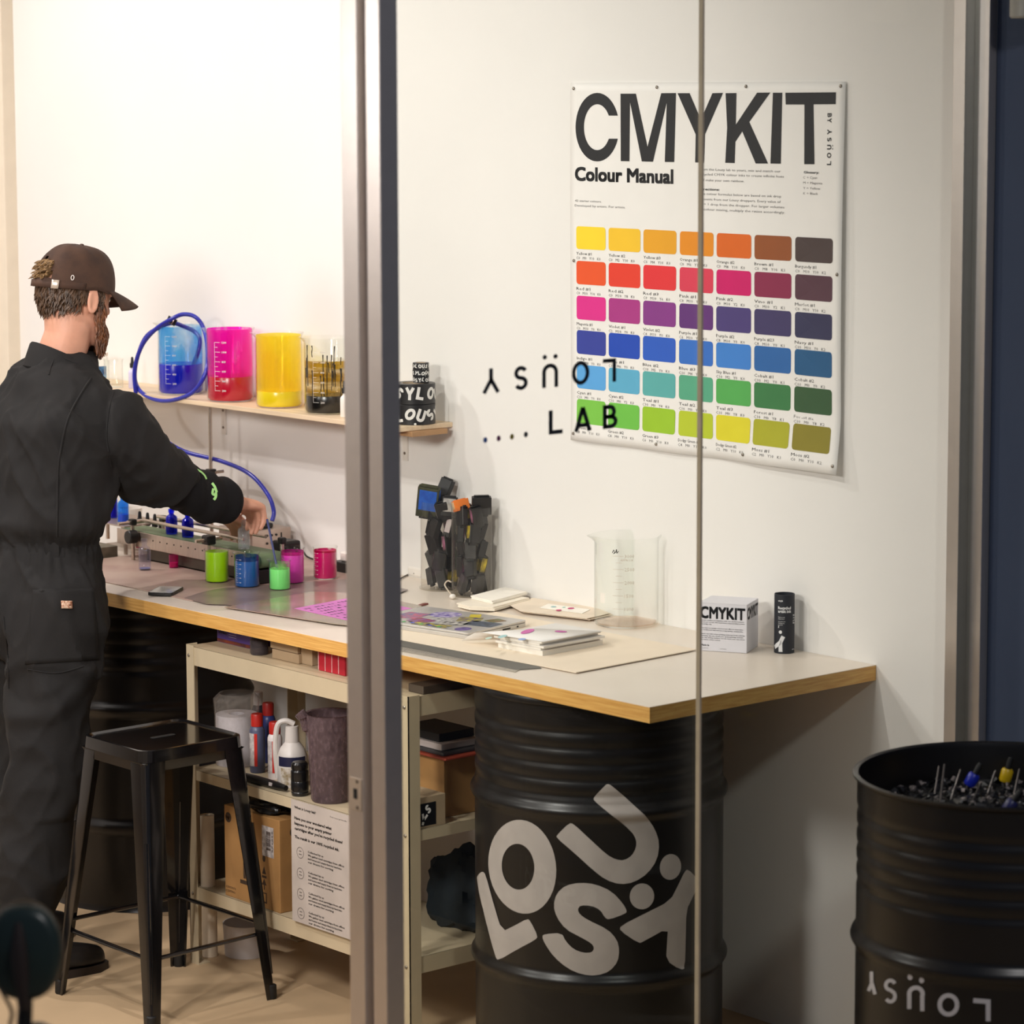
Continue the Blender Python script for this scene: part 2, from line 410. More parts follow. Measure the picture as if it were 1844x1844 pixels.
a = U(884.7, 663.4, Y=GY); b = U(884.7, 707.4, Y=GY); h = a.z-b.z
xr = U(1109.5, 650, Y=GY).x; xl = U(869, 700, Y=GY).x
letters(win, 'LOuSY', (xr, GY, a.z), -EX, -EZ, xr-xl, h, 0.17, 0.62, m_vinyl)
xl = U(988, 760, Y=GY).x; xr = U(1110, 760, Y=GY).x; zb = U(989, 783, Y=GY).z; zt = U(992, 739, Y=GY).z
letters(win, 'LAB', (xl, GY, zb), EX, EZ, xr-xl, zt-zb, 0.18, 0.52, m_vinyl)
for px, py, c in ((874, 792.5, (38, 84, 160)), (898, 789.5, (110, 32, 92)), (922, 786.5, (140, 124, 40)), (947, 782.5, (16, 22, 34))):
    q = U(px, py, Y=GY); m = MB(); put_polys(m, disc(0, 0, 0.0052, 0.0056), q, EX, EZ, 1)
    part('colour_dot', m, mat('vinyl dot %d' % px, c, 0.6), win, smooth=0)

# grey lamp on the outside wall, top right corner of the view
q = U(1842, 30, X=-0.09)
wl = thing('wall_lamp', 'grey cylindrical wall lamp high on the dark blue wall', 'lamp', (0, 0, 0))
part('lamp_body', MB().lathe([(0.0, 0.0), (0.05, 0.0), (0.054, 0.004), (0.054, 0.22), (0.05, 0.224), (0, 0.224)], 28, (-0.085, q.y-0.03, q.z-0.004)), mat('grey lamp housing', (150, 148, 140), 0.4), wl)
part('bracket', MB().box((-0.04, q.y-0.05, q.z+0.07), (-0.0005, q.y-0.01, q.z+0.15)), mat('grey lamp housing', (150, 148, 140)), wl, smooth=0, bevel=0.003)

# ================================================================== workbench
m_lam = mat('white laminate', (226, 214, 200), 0.33, var=0.03, vscale=4)
m_ply = mat('varnished plywood edge', (228, 180, 102), 0.45, var=0.1, vscale=16, rgb2=(206, 152, 78), stretch=(1, 0.6, 14))
c0 = U(1170, 1273.6, Z=TZ); c1 = U(1576, 1197, Z=TZ); c2 = U(183, 1064.7, Z=TZ)
dirv = (c2-c0).normalized(); FARL = c0 + dirv*2.75
TT = 0.0352
top = [Vector((c0.x, c0.y, TZ)), Vector((-0.0008, c0.y, TZ)), Vector((-0.0008, FARL.y, TZ)), Vector((FARL.x, FARL.y, TZ))]
wb = thing('workbench_top', 'long white laminate worktop with plywood edge along the wall', 'table', (0, 0, 0))
part('core', MB().slab([p-EZ*TT for p in top], EZ*(TT-0.0012)), m_ply, wb, smooth=0)
inn = [top[0]+Vector((0.0006, 0.0006, 0)), top[1]+Vector((0, 0.0006, 0)), top[2], top[3]+Vector((0.0006, 0, 0))]
part('laminate', MB().slab([p-EZ*0.0014 for p in inn], EZ*0.0014), m_lam, wb, smooth=0)

# ================================================================== oil drums
m_drum = mat('black painted steel', (22, 20, 20), 0.32, var=0.15, vscale=9, bump=0.06, bscale=40, spec=0.5)
HOOPS = (0.56, 0.235)
def drum_rad(z, R, top_, hoops=HOOPS):
    r = R
    for hz in hoops:
        d = abs(z-hz)
        if d < 0.022: r += 0.011*(math.cos(d/0.022*PI/2)**1.5)
    for k in range(5):                      # shallow swage lines under the rim
        d = abs(z-(top_-0.075-0.036*k))
        if d < 0.013: r -= 0.0035*(0.5+0.5*math.cos(d/0.013*PI))
    return r
def drum_profile(R, top_, hoops=HOOPS):
    zs = [0.0, 0.012]; z = 0.02
    while z < top_-0.02: zs.append(z); z += 0.0055
    zs.append(top_-0.014)
    return [(R+0.006 if i == 0 else drum_rad(z, R, top_, hoops), z) for i, z in enumerate(zs)]
def make_drum(label, cx, cy, R, top_, open_top=False, hoops=HOOPS):
    d = thing('oil_drum', label, 'drum', (cx, cy, 0), 0, 'black steel drums')
    pr = drum_profile(R, top_, hoops)
    if open_top:
        pr += [(R+0.002, top_-0.012), (R+0.008, top_-0.008), (R+0.009, top_-0.003), (R+0.004, top_), (R-0.002, top_-0.003), (R-0.004, top_-0.012)]
        pr += [(R-0.004, 0.02), (0.0, 0.02)]
        part('shell', MB().lathe([(0, 0)]+pr, 96), m_drum, d, smooth=40)
    else:
        part('shell', MB().lathe([(0, 0)]+pr+[(R-0.004, top_-0.014)], 96, close=False), m_drum, d, smooth=40)
        part('rim', MB().lathe([(R-0.01, top_-0.016), (R+0.007, top_-0.016), (R+0.009, top_-0.008), (R+0.006, top_-0.001), (R-0.006, top_-0.001), (R-0.01, top_-0.01), (0, top_-0.01)], 96, close=False), m_drum, d, smooth=40)
    return d
def on_drum(px, py, cx, cy, R):
    """photo pixel -> (arc length, height) on the near side of an upright cylinder"""
    d = ray(px, py); ox, oy = CAM.x-cx, CAM.y-cy
    A = d.x*d.x+d.y*d.y; B = 2*(ox*d.x+oy*d.y); Cc = ox*ox+oy*oy-R*R; q = B*B-4*A*Cc
    t = (-B-math.sqrt(max(q, 0)))/(2*A); p = CAM+d*t
    a_ = math.atan2(p.y-cy, p.x-cx)
    return R*(a_ if a_ < 0.6 else a_-2*PI), p.z
def wrap(mb, polys, R, top_, off=0.0012, hoops=HOOPS):
    v, f = flat2d(polys); v, f = cut2d(v, f, 0.012, 0.0055)
    P3 = []
    for u_, z in v:
        rr = drum_rad(z, R, top_, hoops)+off; a_ = u_/R; P3.append((rr*math.cos(a_), rr*math.sin(a_), z))
    mb.add(P3, f)
DTOP = TZ-TT-0.0005
DC = (-0.432, 0.757, 0.288)
hz1 = on_drum(1050, 1466, *DC)[1]; hz2 = on_drum(1050, 1772, *DC)[1]
HC = (hz1, hz2)
drum = make_drum('black steel drum with a big grey word logo under the near end of the worktop', DC[0], DC[1], DC[2], DTOP, hoops=HC)
Zm = lambda zx, zy: (720+zx/2.7774, 1180+zy/2.7774)
def chaikin(p, n=2):
    for _ in range(n):
        q = []
        for i in range(len(p)):
            a_ = p[i]; b_ = p[(i+1) % len(p)]
            q += [(a_[0]*.75+b_[0]*.25, a_[1]*.75+b_[1]*.25), (a_[0]*.25+b_[0]*.75, a_[1]*.25+b_[1]*.75)]
        p = q
    return p
LOGO = [
 [(384,1118),(400,1090),(418,1080),(432,1098),(470,1240),(513,1382),(575,1352),(640,1316),(655,1330),(692,1405),(680,1422),(590,1470),(495,1526),(480,1510),(430,1320)],
 [(1043,644),(1060,652),(1150,730),(1235,812),(1275,868),(1298,940),(1286,1022),(1240,1090),(1172,1135),(1100,1146),(1028,1122),(962,1070),(870,985),(784,912),(787,898),(848,838),(870,843),(950,918),(1035,997),(1080,1021),(1120,1026),(1160,1002),(1181,962),(1182,922),(1160,882),(1060,795),(968,727),(972,708),(1028,648)],
 [(1132,1290),(1045,1322),(1026,1312),(1002,1272),(960,1252),(905,1249),(889,1270),(900,1295),(940,1323),(1040,1370),(1085,1420),(1098,1472),(1090,1532),(1050,1580),(985,1602),(910,1596),(840,1566),(770,1507),(725,1440),(712,1405),(725,1394),(810,1387),(830,1430),(870,1470),(920,1488),(960,1486),(973,1465),(960,1440),(900,1407),(830,1370),(785,1310),(769,1250),(785,1190),(830,1150),(900,1136),(980,1144),(1060,1180),(1115,1240),(1134,1275)],
 [(1482,1112),(1440,1070),(1424,1078),(1390,1150),(1350,1228),(1230,1288),(1104,1352),(1100,1377),(1195,1440),(1215,1432),(1340,1362),(1335,1440),(1330,1526),(1400,1572),(1424,1562),(1428,1420),(1431,1275),(1460,1215),(1484,1165)]]
lg = []
for p in LOGO:
    p = chaikin(p, 1); lg.append([on_drum(*Zm(*q), *DC) for q in p])
def ell(cx, cy, rx, ry, rot, n=40): return [(cx+rx*math.cos(a)*math.cos(rot)-ry*math.sin(a)*math.sin(rot), cy+rx*math.cos(a)*math.sin(rot)+ry*math.sin(a)*math.cos(rot)) for a in [2*PI*i/n for i in range(n)]]
oo = ell(614, 1057, 168, 236, -0.13); oi = ell(593, 1057, 81, 115, -0.08)
for i in range(40):
    j = (i+1) % 40; lg.append([on_drum(*Zm(*q), *DC) for q in (oo[i], oo[j], oi[j], oi[i])])
for c in ((1352, 1058, 53, 65), (1210, 1205, 61, 65)):
    lg.append([on_drum(*Zm(*q), *DC) for q in ell(*c, 0.15, 24)])
for g_ in (lg[0:1], lg[1:2], lg[2:3], lg[3:4], lg[4:44], lg[44:45], lg[45:46]):
    m = MB(); wrap(m, g_, DC[2], DTOP, hoops=HC)
    part('logo_letter', m, mat('light grey vinyl', (176, 168, 162), 0.6), drum)

make_drum('plain black steel drum under the far end of the worktop behind the man', -0.40, 2.665, 0.288, DTOP)

# the open drum outside the glass
RT = 0.885
q = U(1537, 1392, Z=RT); RC = (q.x+0.297*CR.x/0.99998, q.y+0.297*CR.y, 0.288)
hr = on_drum(1552, 1700, *RC)[1]
HR = (hr, hr-0.33)
rd = make_drum('open black steel drum full of plastic chips outside the glass', RC[0], RC[1], RC[2], RT, True, HR)
Zr = lambda zx, zy: (1500+zx/3.52, 1320+zy/3.52)
m_pale = mat('pale grey vinyl', (205, 203, 206), 0.6)
def px_letter(lines, wpx, dots=()):
    out = []
    for L_ in lines:
        out += ribbon(L_, wpx)
    for c in dots: out.append(ell(*c, 0, 18))
    m = MB(); wrap(m, [[on_drum(*Zr(*q_), *RC) for q_ in p] for p in out], RC[2], RT, hoops=HR)
    part('letter', m, m_pale, rd)
px_letter([[(247,1512),(248,1588),(228,1635)],[(248,1575),(270,1656)]], 22)
px_letter([arc(367,1598,29,30,-20,-180,8)+arc(367,1598,29,30,180,90,6)[1:]+arc(367,1668,29,34,-90,0,6)[1:]+arc(367,1668,29,34,0,150,8)[1:]], 23)
px_letter([[(486,1748)]+[(486,1660)]+arc(528,1655,43,42,180,360,12)+[(568,1665),(568,1762)]], 27, ((491,1546,16,19),(564,1566,16,19)))
px_letter([arc(733,1722,55,60,0,360,26)], 28)
px_letter([[(890,1694),(984,1702),(984,1826)]], 30)
# chips
m_chip = mat('black plastic chips', (30, 29, 30), 0.35, var=0.5, vscale=60)
rnd = random.Random(3)
m = MB().lathe([(0, 0), (RC[2]-0.006, 0)], 48, (0, 0, 0), close=False)
m.v = [p+EZ*(0.012*math.sin(p.x*23+1)*math.cos(p.y*19)) for p in m.v]
fill_z = 0.80
for i in range(2600):
    a = rnd.random()*2*PI; r = (RC[2]-0.016)*math.sqrt(rnd.random()); s = rnd.uniform(0.003, 0.009)
    rot = Matrix.Rotation(rnd.random()*6.28, 3, (rnd.random()-.5, rnd.random()-.5, rnd.random()-.5))
    c = Vector((r*math.cos(a), r*math.sin(a), rnd.uniform(-0.004, 0.012)))
    m.box(c-Vector((s, s*0.6, s*0.3)), c+Vector((s, s*0.6, s*0.3)), rot)
ct = thing('chip_filling', 'shredded black plastic chips with pale specks filling the open drum', 'chips', (RC[0], RC[1], fill_z))
ch = part('dark_chips', m, m_chip, ct, smooth=0); ch['kind'] = 'stuff'
m = MB()
for i in range(260):
    a = rnd.random()*2*PI; r = (RC[2]-0.02)*math.sqrt(rnd.random()); s = rnd.uniform(0.002, 0.006)
    rot = Matrix.Rotation(rnd.random()*6.28, 3, (rnd.random()-.5, rnd.random()-.5, rnd.random()-.5))
    c = Vector((r*math.cos(a), r*math.sin(a), rnd.uniform(0.008, 0.016)))
    m.box(c-Vector((s, s*0.7, s*0.3)), c+Vector((s, s*0.7, s*0.3)), rot)
ch = part('pale_chips', m, mat('pale plastic chips', (150, 140, 136), 0.4, var=0.4, vscale=80), ct, smooth=0); ch['kind'] = 'stuff'
# sticks and droppers standing in the chips
m_stick = mat('dark metal stick', (72, 66, 64), 0.3, metal=0.6)
for k, (a, b) in enumerate((((1680,1437),(1691,1380)), ((1690,1455),(1701,1376)), ((1704,1447),(1730,1386)), ((1733,1460),(1767,1410)), ((1766,1447),(1793,1388)), ((1821,1440),(1836,1385)))):
    p0 = U(*a, Z=fill_z+0.006); p0.z = fill_z-0.02
    d0 = (p0-CAM).dot(CF); p1 = U(*b, D=d0+0.05); 
    o = part('stirring_stick', MB().tube([p0, p1], [0.0035, 0.0022], 8), m_stick)
    tag(o, ['short dark stick leaning against its neighbour at the left of the chips', 'thick pale-edged stick, second from the left in the chips', 'thin stick standing right of the paired sticks', 'stick leaning below the blue dropper', 'long stick between blue and yellow droppers', 'stick at the right border in front of the yellow dropper'][k], 'stick', 'sticks standing in the chip drum')
def ink_dropper(px, py, ang, rgb, label):
    c = U(px, py, Z=fill_z+0.03); t = thing('ink_dropper', label, 'dropper', c, 0, 'droppers lying in the chip drum')
    R_ = Matrix.Rotation(ang, 4, CF)
    part('collar', MB().lathe([(0, -0.014), (0.010, -0.014), (0.0125, -0.010), (0.0125, 0.010), (0.010, 0.014), (0, 0.014)], 16).xf(R_), mat('dropper '+label[:6], rgb, 0.35), t)
    part('bulb', MB().lathe([(0.006, 0.013), (0.0065, 0.03), (0.005, 0.038), (0, 0.04)], 12).xf(R_), mat('black rubber', (20, 19, 19), 0.6), t)
    part('pipette', MB().lathe([(0, -0.06), (0.003, -0.058), (0.0035, -0.014)], 10).xf(R_), mat('dirty pipette', (90, 84, 80), 0.3), t)
ink_dropper(1750, 1404, 0.5, (24, 42, 170), 'blue ink dropper lying among the sticks in the chip drum')
ink_dropper(1812, 1396, 0.25, (214, 178, 22), 'yellow ink dropper lying in the chip drum')
ink_dropper(1818, 1452, 0.6, (40, 42, 92), 'dark blue ink dropper nearest the drum rim at the right')

# ================================================================== colour poster
PX = -0.0035
Y0, Y1, ZB, ZT = U(1028, 149, X=PX).y, U(1524, 145, X=PX).y, U(1030, 792, X=PX).z, U(1033, 149, X=PX).z
def curl(p):
    """the sheet lifts off the wall towards its right edge and lower right corner"""
    s = max(0.0, (Y0-p.y)/(Y0-Y1)); tt = (ZT-p.z)/(ZT-ZB)
    lift = 0.010*max(0, s-0.86)/0.14*math.sin(min(1, max(0, tt))*PI)**1 + 0.016*max(0, tt-0.86)/0.14*max(0, s-0.55)/0.45 + 0.004*max(0, tt-0.9)/0.1*(0.5+0.5*math.sin(s*19)) + 0.0012*(1+math.sin(s*9+tt*5))
    return Vector((p.x-lift, p.y, p.z))
po = thing('poster', 'large white paper poster with a colour chart pinned to the wall', 'poster', (0, 0, 0))
nx, nz = 40, 40; v = []; f = []
for i in range(nx+1):
    for j in range(nz+1):
        v.append(curl(Vector((PX, Y0+(Y1-Y0)*i/nx, ZB+(ZT-ZB)*j/nz))))
for i in range(nx):
    for j in range(nz):
        a = i*(nz+1)+j; f.append((a, a+nz+1, a+nz+2, a+1))
sh = part('sheet', MB().add(v, f), mat('poster paper', (238, 235, 231), 0.6, var=0.01), po)
so = sh.modifiers.new('thick', 'SOLIDIFY'); so.thickness = 0.0003; so.offset = 0
QX = PX-0.0006
Zp = lambda zx, zy: U(1000+zx/3.4148, 130+zy/3.4148, X=QX)
m_ink = mat('poster black ink', (32, 32, 34), 0.6, var=0.04)
m_ink2 = mat('poster grey ink', (96, 94, 94), 0.6)
def pp(mb, pts):
    P3 = [Zp(*q) for q in pts]
    tri = geometry.tessellate_polygon([[Vector((p.y, p.z, 0)) for p in P3]])
    mb.add([curl(p) for p in P3], tri)
m = MB()
n = 36; oc = arc(262, 338, 134, 211, 19.6, 340.4, n); ic = arc(262, 338, 82, 141, 30.2, 329.8, n)
for i in range(n): m.add([curl(Zp(*q)) for q in (oc[i], oc[i+1], ic[i+1], ic[i])], [(0, 1, 2, 3)])
part('title_letter', m, m_ink, po, smooth=0)
m = MB(); pp(m, [(405,132),(499,132),(568,458),(653,129),(743,128),(731,553),(673,552),(686,188),(601,551),(533,549),(463,185),(458,548),(405,547)]); part('title_letter', m, m_ink, po, smooth=0)
m = MB(); pp(m, [(752,129),(826,129),(895,292),(966,129),(1032,127),(921,382),(916,556),(860,555),(863,383)]); part('title_letter', m, m_ink, po, smooth=0)
m = MB(); pp(m, [(1047,129),(1115,128),(1112,322),(1243,126),(1326,125),(1196,306),(1313,562),(1236,562),(1152,365),(1110,428),(1106,559),(1047,557),(1058,340)]); part('title_letter', m, m_ink, po, smooth=0)
m = MB(); pp(m, [(1341,126),(1400,126),(1391,563),(1327,562)]); part('title_letter', m, m_ink, po, smooth=0)
m = MB(); pp(m, [(1418,126),(1731,123),(1730,197),(1593,198),(1600,566),(1534,566),(1536,199),(1421,199)]); part('title_letter', m, m_ink, po, smooth=0)
def ptext(mb, txt, x0, y0, x1, y1, capx, bold=0.0, fit=True, res=2):
    """text along the wall from zoom pixel (x0,y0) to (x1,y1), cap height capx zoom pixels"""
    a_ = Zp(x0, y0); b_ = Zp(x1, y1); c_ = Zp(x0, y0-capx); z_ = (a_.z+b_.z)/2
    put_text(mb, txt, (QX, a_.y, z_), -EY, EZ, h=c_.z-a_.z, wid=abs(b_.y-a_.y), bold=bold, fn=curl, res=res)
m = MB(); ptext(m, 'Colour Manual', 128, 667, 722, 680, 84, 0.05, res=3)
part('subtitle_lettering', m, m_ink, po, smooth=0)['kind'] = 'stuff'
m = MB()
for y, s, xe in ((612,'From the Lousy lab to yours, mix and match our',1389),(643,'recycled CMYK colour inks to create infinite hues',1410),(675,'and make your own rainbow.',1165),
              (764,'The colour formulas below are based on ink drop',1393),(797,'amounts from our Lousy droppers. Every value of',1390),(829,"'1' = 1 drop from the dropper. For larger volumes",1412),(861,'of colour mixing, multiply the ratios accordingly.',1415)):
    ptext(m, s, 886, y-4, xe, y, 15)
for y, s, xe in ((654,'C = Cyan',1617),(687,'M = Magenta',1650),(720,'Y = Yellow',1637),(752,'K = Black',1622)): ptext(m, s, 1527, y, xe, y+2, 15)
ptext(m, '42 starter colours.', 125, 798, 288, 800, 14); ptext(m, 'Developed by artists. For artists.', 124, 829, 432, 834, 14)
part('body_text', m, m_ink2, po, smooth=0)['kind'] = 'stuff'
m = MB(); ptext(m, 'Directions:', 886, 726, 1012, 728, 15, 0.03); ptext(m, 'Glossary:', 1532, 622, 1627, 624, 15, 0.03)
# BY LOUSY running up the right side
pw, wid = word('LOuSY', 0.2, 0.45)
a = Zp(1705, 572); b = Zp(1705, 352)
put_polys(m, pw, (QX, a.y, a.z), EZ, EY, (b.z-a.z)/wid, abs(Zp(1678, 572).y-a.y), fn=curl)
a = Zp(1680, 252); b = Zp(1680, 310); pw, wid = word('BY', 0.2, 0.2)
put_polys(m, pw, (QX, a.y, a.z), -EZ, -EY, (a.z-b.z)/wid, abs(Zp(1706, 252).y-a.y), fn=curl)
part('side_lettering', m, m_ink, po, smooth=0)['kind'] = 'stuff'
Zs = lambda zx, zy: U(1010+zx/3.479, 390+zy/3.479, X=QX)
XL = [100,300,517,747,980,1217,1470]; XR = [282,498,725,960,1197,1447,1718]
RT_ = [(96,245),(322,475),(550,705),(775,930),(1000,1155),(1225,1383)]
COLS = [[(248,214,45),(244,196,44),(232,164,34),(230,142,28),(222,104,26),(150,82,38),(76,62,60)],
        [(232,86,38),(228,62,42),(226,52,56),(218,62,86),(208,16,104),(140,40,76),(88,56,68)],
        [(222,46,140),(170,54,132),(134,56,136),(98,50,120),(76,62,122),(66,58,102),(54,54,86)],
        [(54,66,156),(32,74,182),(44,92,194),(54,112,200),(64,130,210),(44,102,170),(36,90,136)],
        [(92,166,226),(94,172,206),(92,172,170),(88,168,134),(86,172,86),(60,124,72),(56,90,56)],
        [(124,196,74),(112,192,74),(154,196,44),(184,200,46),(222,212,44),(172,172,38),(138,128,38)]]
NAMES = [['Yellow #1','Yellow #2','Yellow #3','Orange #1','Orange #2','Brown #1','Burgundy #1'],['Red #1','Red #2','Red #3','Pink #1','Pink #2','Vino #1','Merlot #1'],
         ['Magenta #1','Violet #1','Violet #2','Purple #1','Purple #2','Purple #23','Navy #1'],['Indigo #1','Blue #1','Blue #2','Blue #3','Sky Blue #1','Cobalt #1','Cobalt #2'],
         ['Cyan #1','Cyan #2','Teal #1','Teal #2','Teal #3','Forest #1','Forest #2'],['Green #1','Green #2','Green #3','Dodgy Green #1','Dodgy Green #2','Moss #1','Moss #2']]
FORM = [['C0 M0 Y10 K0','C0 M2 Y10 K0','C0 M4 Y10 K0','C0 M6 Y10 K0','C0 M8 Y10 K0','C0 M8 Y10 K1','C0 M10 Y10 K2'],['C0 M10 Y10 K0','C0 M10 Y8 K0','C0 M10 Y6 K0','C0 M10 Y4 K0','C0 M10 Y2 K0','C0 M10 Y2 K1','C0 M10 Y10 K2'],
        ['C0 M10 Y0 K0','C2 M10 Y0 K0','C4 M10 Y0 K0','C6 M10 Y0 K0','C8 M10 Y0 K0','C8 M10 Y0 K1','C10 M10 Y0 K2'],['C10 M8 Y0 K0','C10 M6 Y0 K0','C10 M5 Y0 K0','C10 M4 Y0 K0','C10 M2 Y0 K0','C10 M2 Y0 K1','C10 M0 Y0 K2'],
        ['C10 M0 Y0 K0','C10 M0 Y2 K0','C10 M0 Y4 K0','C10 M0 Y6 K0','C10 M0 Y8 K0','C10 M0 Y8 K1','C10 M0 Y8 K2'],['C8 M0 Y10 K0','C8 M0 Y10 K0','C6 M0 Y10 K0','C4 M0 Y10 K0','C2 M0 Y10 K0','C2 M0 Y10 K1','C0 M0 Y10 K2']]
yc = [(Zs(XL[i], 170).y, Zs(XR[i], 180).y) for i in range(7)]
zc = [(Zs(853, a).z, Zs(853, b).z) for a, b in RT_]
m1 = MB(); m2 = MB()
for r in range(6):
    for c in range(7):
        ya, yb = yc[c]; za, zb = zc[r]
        mm = MB(); rr = rrect(ya-yb, za-zb, 0.0085, 4); cen = Vector((QX, (ya+yb)/2, (za+zb)/2))
        mm.add([curl(cen+Vector((0, -p[0], p[1]))) for p in rr]+[curl(cen)], [(i, (i+1) % len(rr), len(rr)) for i in range(len(rr))])
        part('swatch', mm, mat('swatch %d %d' % (r, c), COLS[r][c], 0.55, var=0.02), po, smooth=0)
        put_text(m1, NAMES[r][c], (QX, ya, zb-0.0145), -EY, EZ, h=0.0075, wid=(ya-yb)*(0.36+0.018*len(NAMES[r][c])), fn=curl, res=1)
        put_text(m2, '   '.join(FORM[r][c].split()), (QX, ya, zb-0.0255), -EY, EZ, h=0.007, wid=(ya-yb)*0.82, fn=curl, res=1)
part('swatch_names', m1, m_ink, po, smooth=0)['kind'] = 'stuff'; part('swatch_formulas', m2, m_ink2, po, smooth=0)['kind'] = 'stuff'
m_pin = mat('steel pin', (150, 142, 132), 0.3, metal=0.8)
for q in ((116,100),(628,92),(1175,87),(1760,85),(118,1158)):
    p = curl(Zp(*q)); part('pin', MB().sphere(p-EX*0.001, 0.0042, 10, 6, (0.7, 1, 1)), m_pin, po)
for q in ((1748,362),(82,1358),(605,1425),(1150,1490),(1735,1560)):
    p = curl(Zs(*q)); part('pin', MB().sphere(p-EX*0.001, 0.0042, 10, 6, (0.7, 1, 1)), m_pin, po)

# ================================================================== glassware
m_glass = glass('beaker glass', (253, 254, 253), 1.33)
m_mark = mat('white print', (236, 238, 240), 0.6)
VIEW = math.atan2(CAM.y-1.5, CAM.x+0.3)     # side of a thing that faces the doorway
def cyl_text(mb, txt, R, a0, z, h, bold=0.0):
    t = MB(); put_text(t, txt, (0, 0, 0), EX, EY, h=h, bold=bold, res=1)
    mb.add([(R*math.cos(a0+p.x/R), R*math.sin(a0+p.x/R), z+p.y) for p in t.v], t.f)
def cyl_patch(mb, R, a0, a1, z0, z1, n=6):
    v = []; f = []
    for i in range(n+1):
        a = a0+(a1-a0)*i/n; v += [(R*math.cos(a), R*math.sin(a), z0), (R*math.cos(a), R*math.sin(a), z1)]
    for i in range(n): f.append((2*i, 2*i+2, 2*i+3, 2*i+1))
    mb.add(v, f)
def beaker(label, base, R, H, ink=None, level=0.0, filmc=None, cover=0.6, fscale=22, marks=True, spout=2.6, group=None, inkr=0.25, mrot=-0.62, nums=None, mcol=None, stretch=(1, 1, 0.6), n=48, film_top=0.9):
    t = thing('beaker', label, 'beaker', base, 0, group); th = max(0.0012, R*0.028)
    pr = [(0, 0), (R*0.90, 0), (R*0.97, R*0.04), (R, R*0.12), (R, H*0.93), (R*1.03, H*0.965), (R*1.075, H*0.985), (R*1.085, H), (R*1.05, H), (R*0.99, H*0.97), (R-th, H*0.93), (R-th, R*0.14), (R*0.93, th*1.6), (0, th*1.6)]
    m = MB().lathe(pr, n, close=False)
    for p in m.v:                                   # pouring lip
        if p.z > H*0.94:
            a = math.atan2(p.y, p.x); d = math.atan2(math.sin(a-spout), math.cos(a-spout))
            k = math.exp(-(d/0.22)**2)*(p.z-H*0.94)/(H*0.06); p.x += math.cos(spout)*R*0.16*k; p.y += math.sin(spout)*R*0.16*k
    part('glass_wall', m, m_glass, t, smooth=50)
    if ink:
        r2 = R-th*1.25; hz = H*level; zb = th*1.9
        part('ink', MB().lathe([(0, zb), (r2*0.92, zb), (r2, R*0.15), (r2, hz-0.0015), (r2*0.99, hz), (0, hz)], n), mat('ink '+label[:28], ink, inkr, var=0.04, spec=0.6), t, smooth=50)
        if filmc:
            part('ink_film', MB().lathe([(r2, hz), (r2, H*film_top)], n, close=False), film('film '+label[:28], filmc, cover, fscale, stretch), t, smooth=50)
    if marks:
        mm = MB(); a0 = VIEW+mrot
        k = 11
        for i in range(k):
            z = H*(0.16+0.66*i/(k-1)); big = i % 2 == 0
            cyl_patch(mm, R+0.0004, a0, a0+(0.26 if big else 0.15), z-H*0.0022, z+H*0.0022)
            if big: cyl_text(mm, (nums or ['200', '400', '600', '800', '1000', '1200'])[i//2], R+0.0004, a0+0.34, z-H*0.013, H*0.027, 0.03)
        cyl_patch(mm, R+0.0004, a0-0.012, a0, H*0.158, H*0.822)
        part('scale_marks', mm, mcol or m_mark, t, smooth=0)['kind'] = 'stuff'
    return t
def onT(px, py, z=0.0): 
    p = U(px, py, Z=TZ+z); return p
G_T = 'small ink beakers on the worktop'
E_ = 0.0032       # on the stained board
beaker('small beaker of bright lime green ink on the workbench', onT(391, 1049)+EZ*E_, 0.0320, 0.088, (172, 228, 14), 0.93, None, group=G_T, marks=False, spout=-1.2)
b = beaker('small beaker of steel blue ink with white scale in the row', onT(445, 1058)+EZ*E_, 0.0335, 0.092, (30, 92, 168), 0.76, (44, 100, 170), 0.75, 60, group=G_T, spout=2.9, mrot=-0.9)
mint_p = onT(504, 1063)+EZ*E_
beaker('smallest front beaker of mint green ink with a straw in it', mint_p, 0.0285, 0.079, (130, 236, 128), 0.70, (190, 240, 170), 0.55, 45, group=G_T, marks=False, spout=2.6)
beaker('small beaker of orchid pink ink behind the mint green one', onT(527, 1051)+EZ*E_, 0.0315, 0.095, (226, 62, 184), 0.80, (226, 60, 176), 0.8, 50, group=G_T, marks=False, spout=0.3)
beaker('small beaker of deep magenta ink nearest the mullion', onT(586, 1043)+EZ*E_, 0.0320, 0.086, (208, 8, 104), 0.84, (200, 20, 100), 0.8, 50, group=G_T, spout=0.1, mrot=-1.1)
p0 = mint_p+Vector((0.0, 0.0, 0.02)); p1 = U(481, 935, X=mint_p.x+0.012)
tag(part('stirring_straw', MB().tube([p0, p1], 0.0030, 10), mat('blue straw', (58, 66, 116), 0.3)), 'dark blue stirring straw standing in the mint green ink', 'straw')

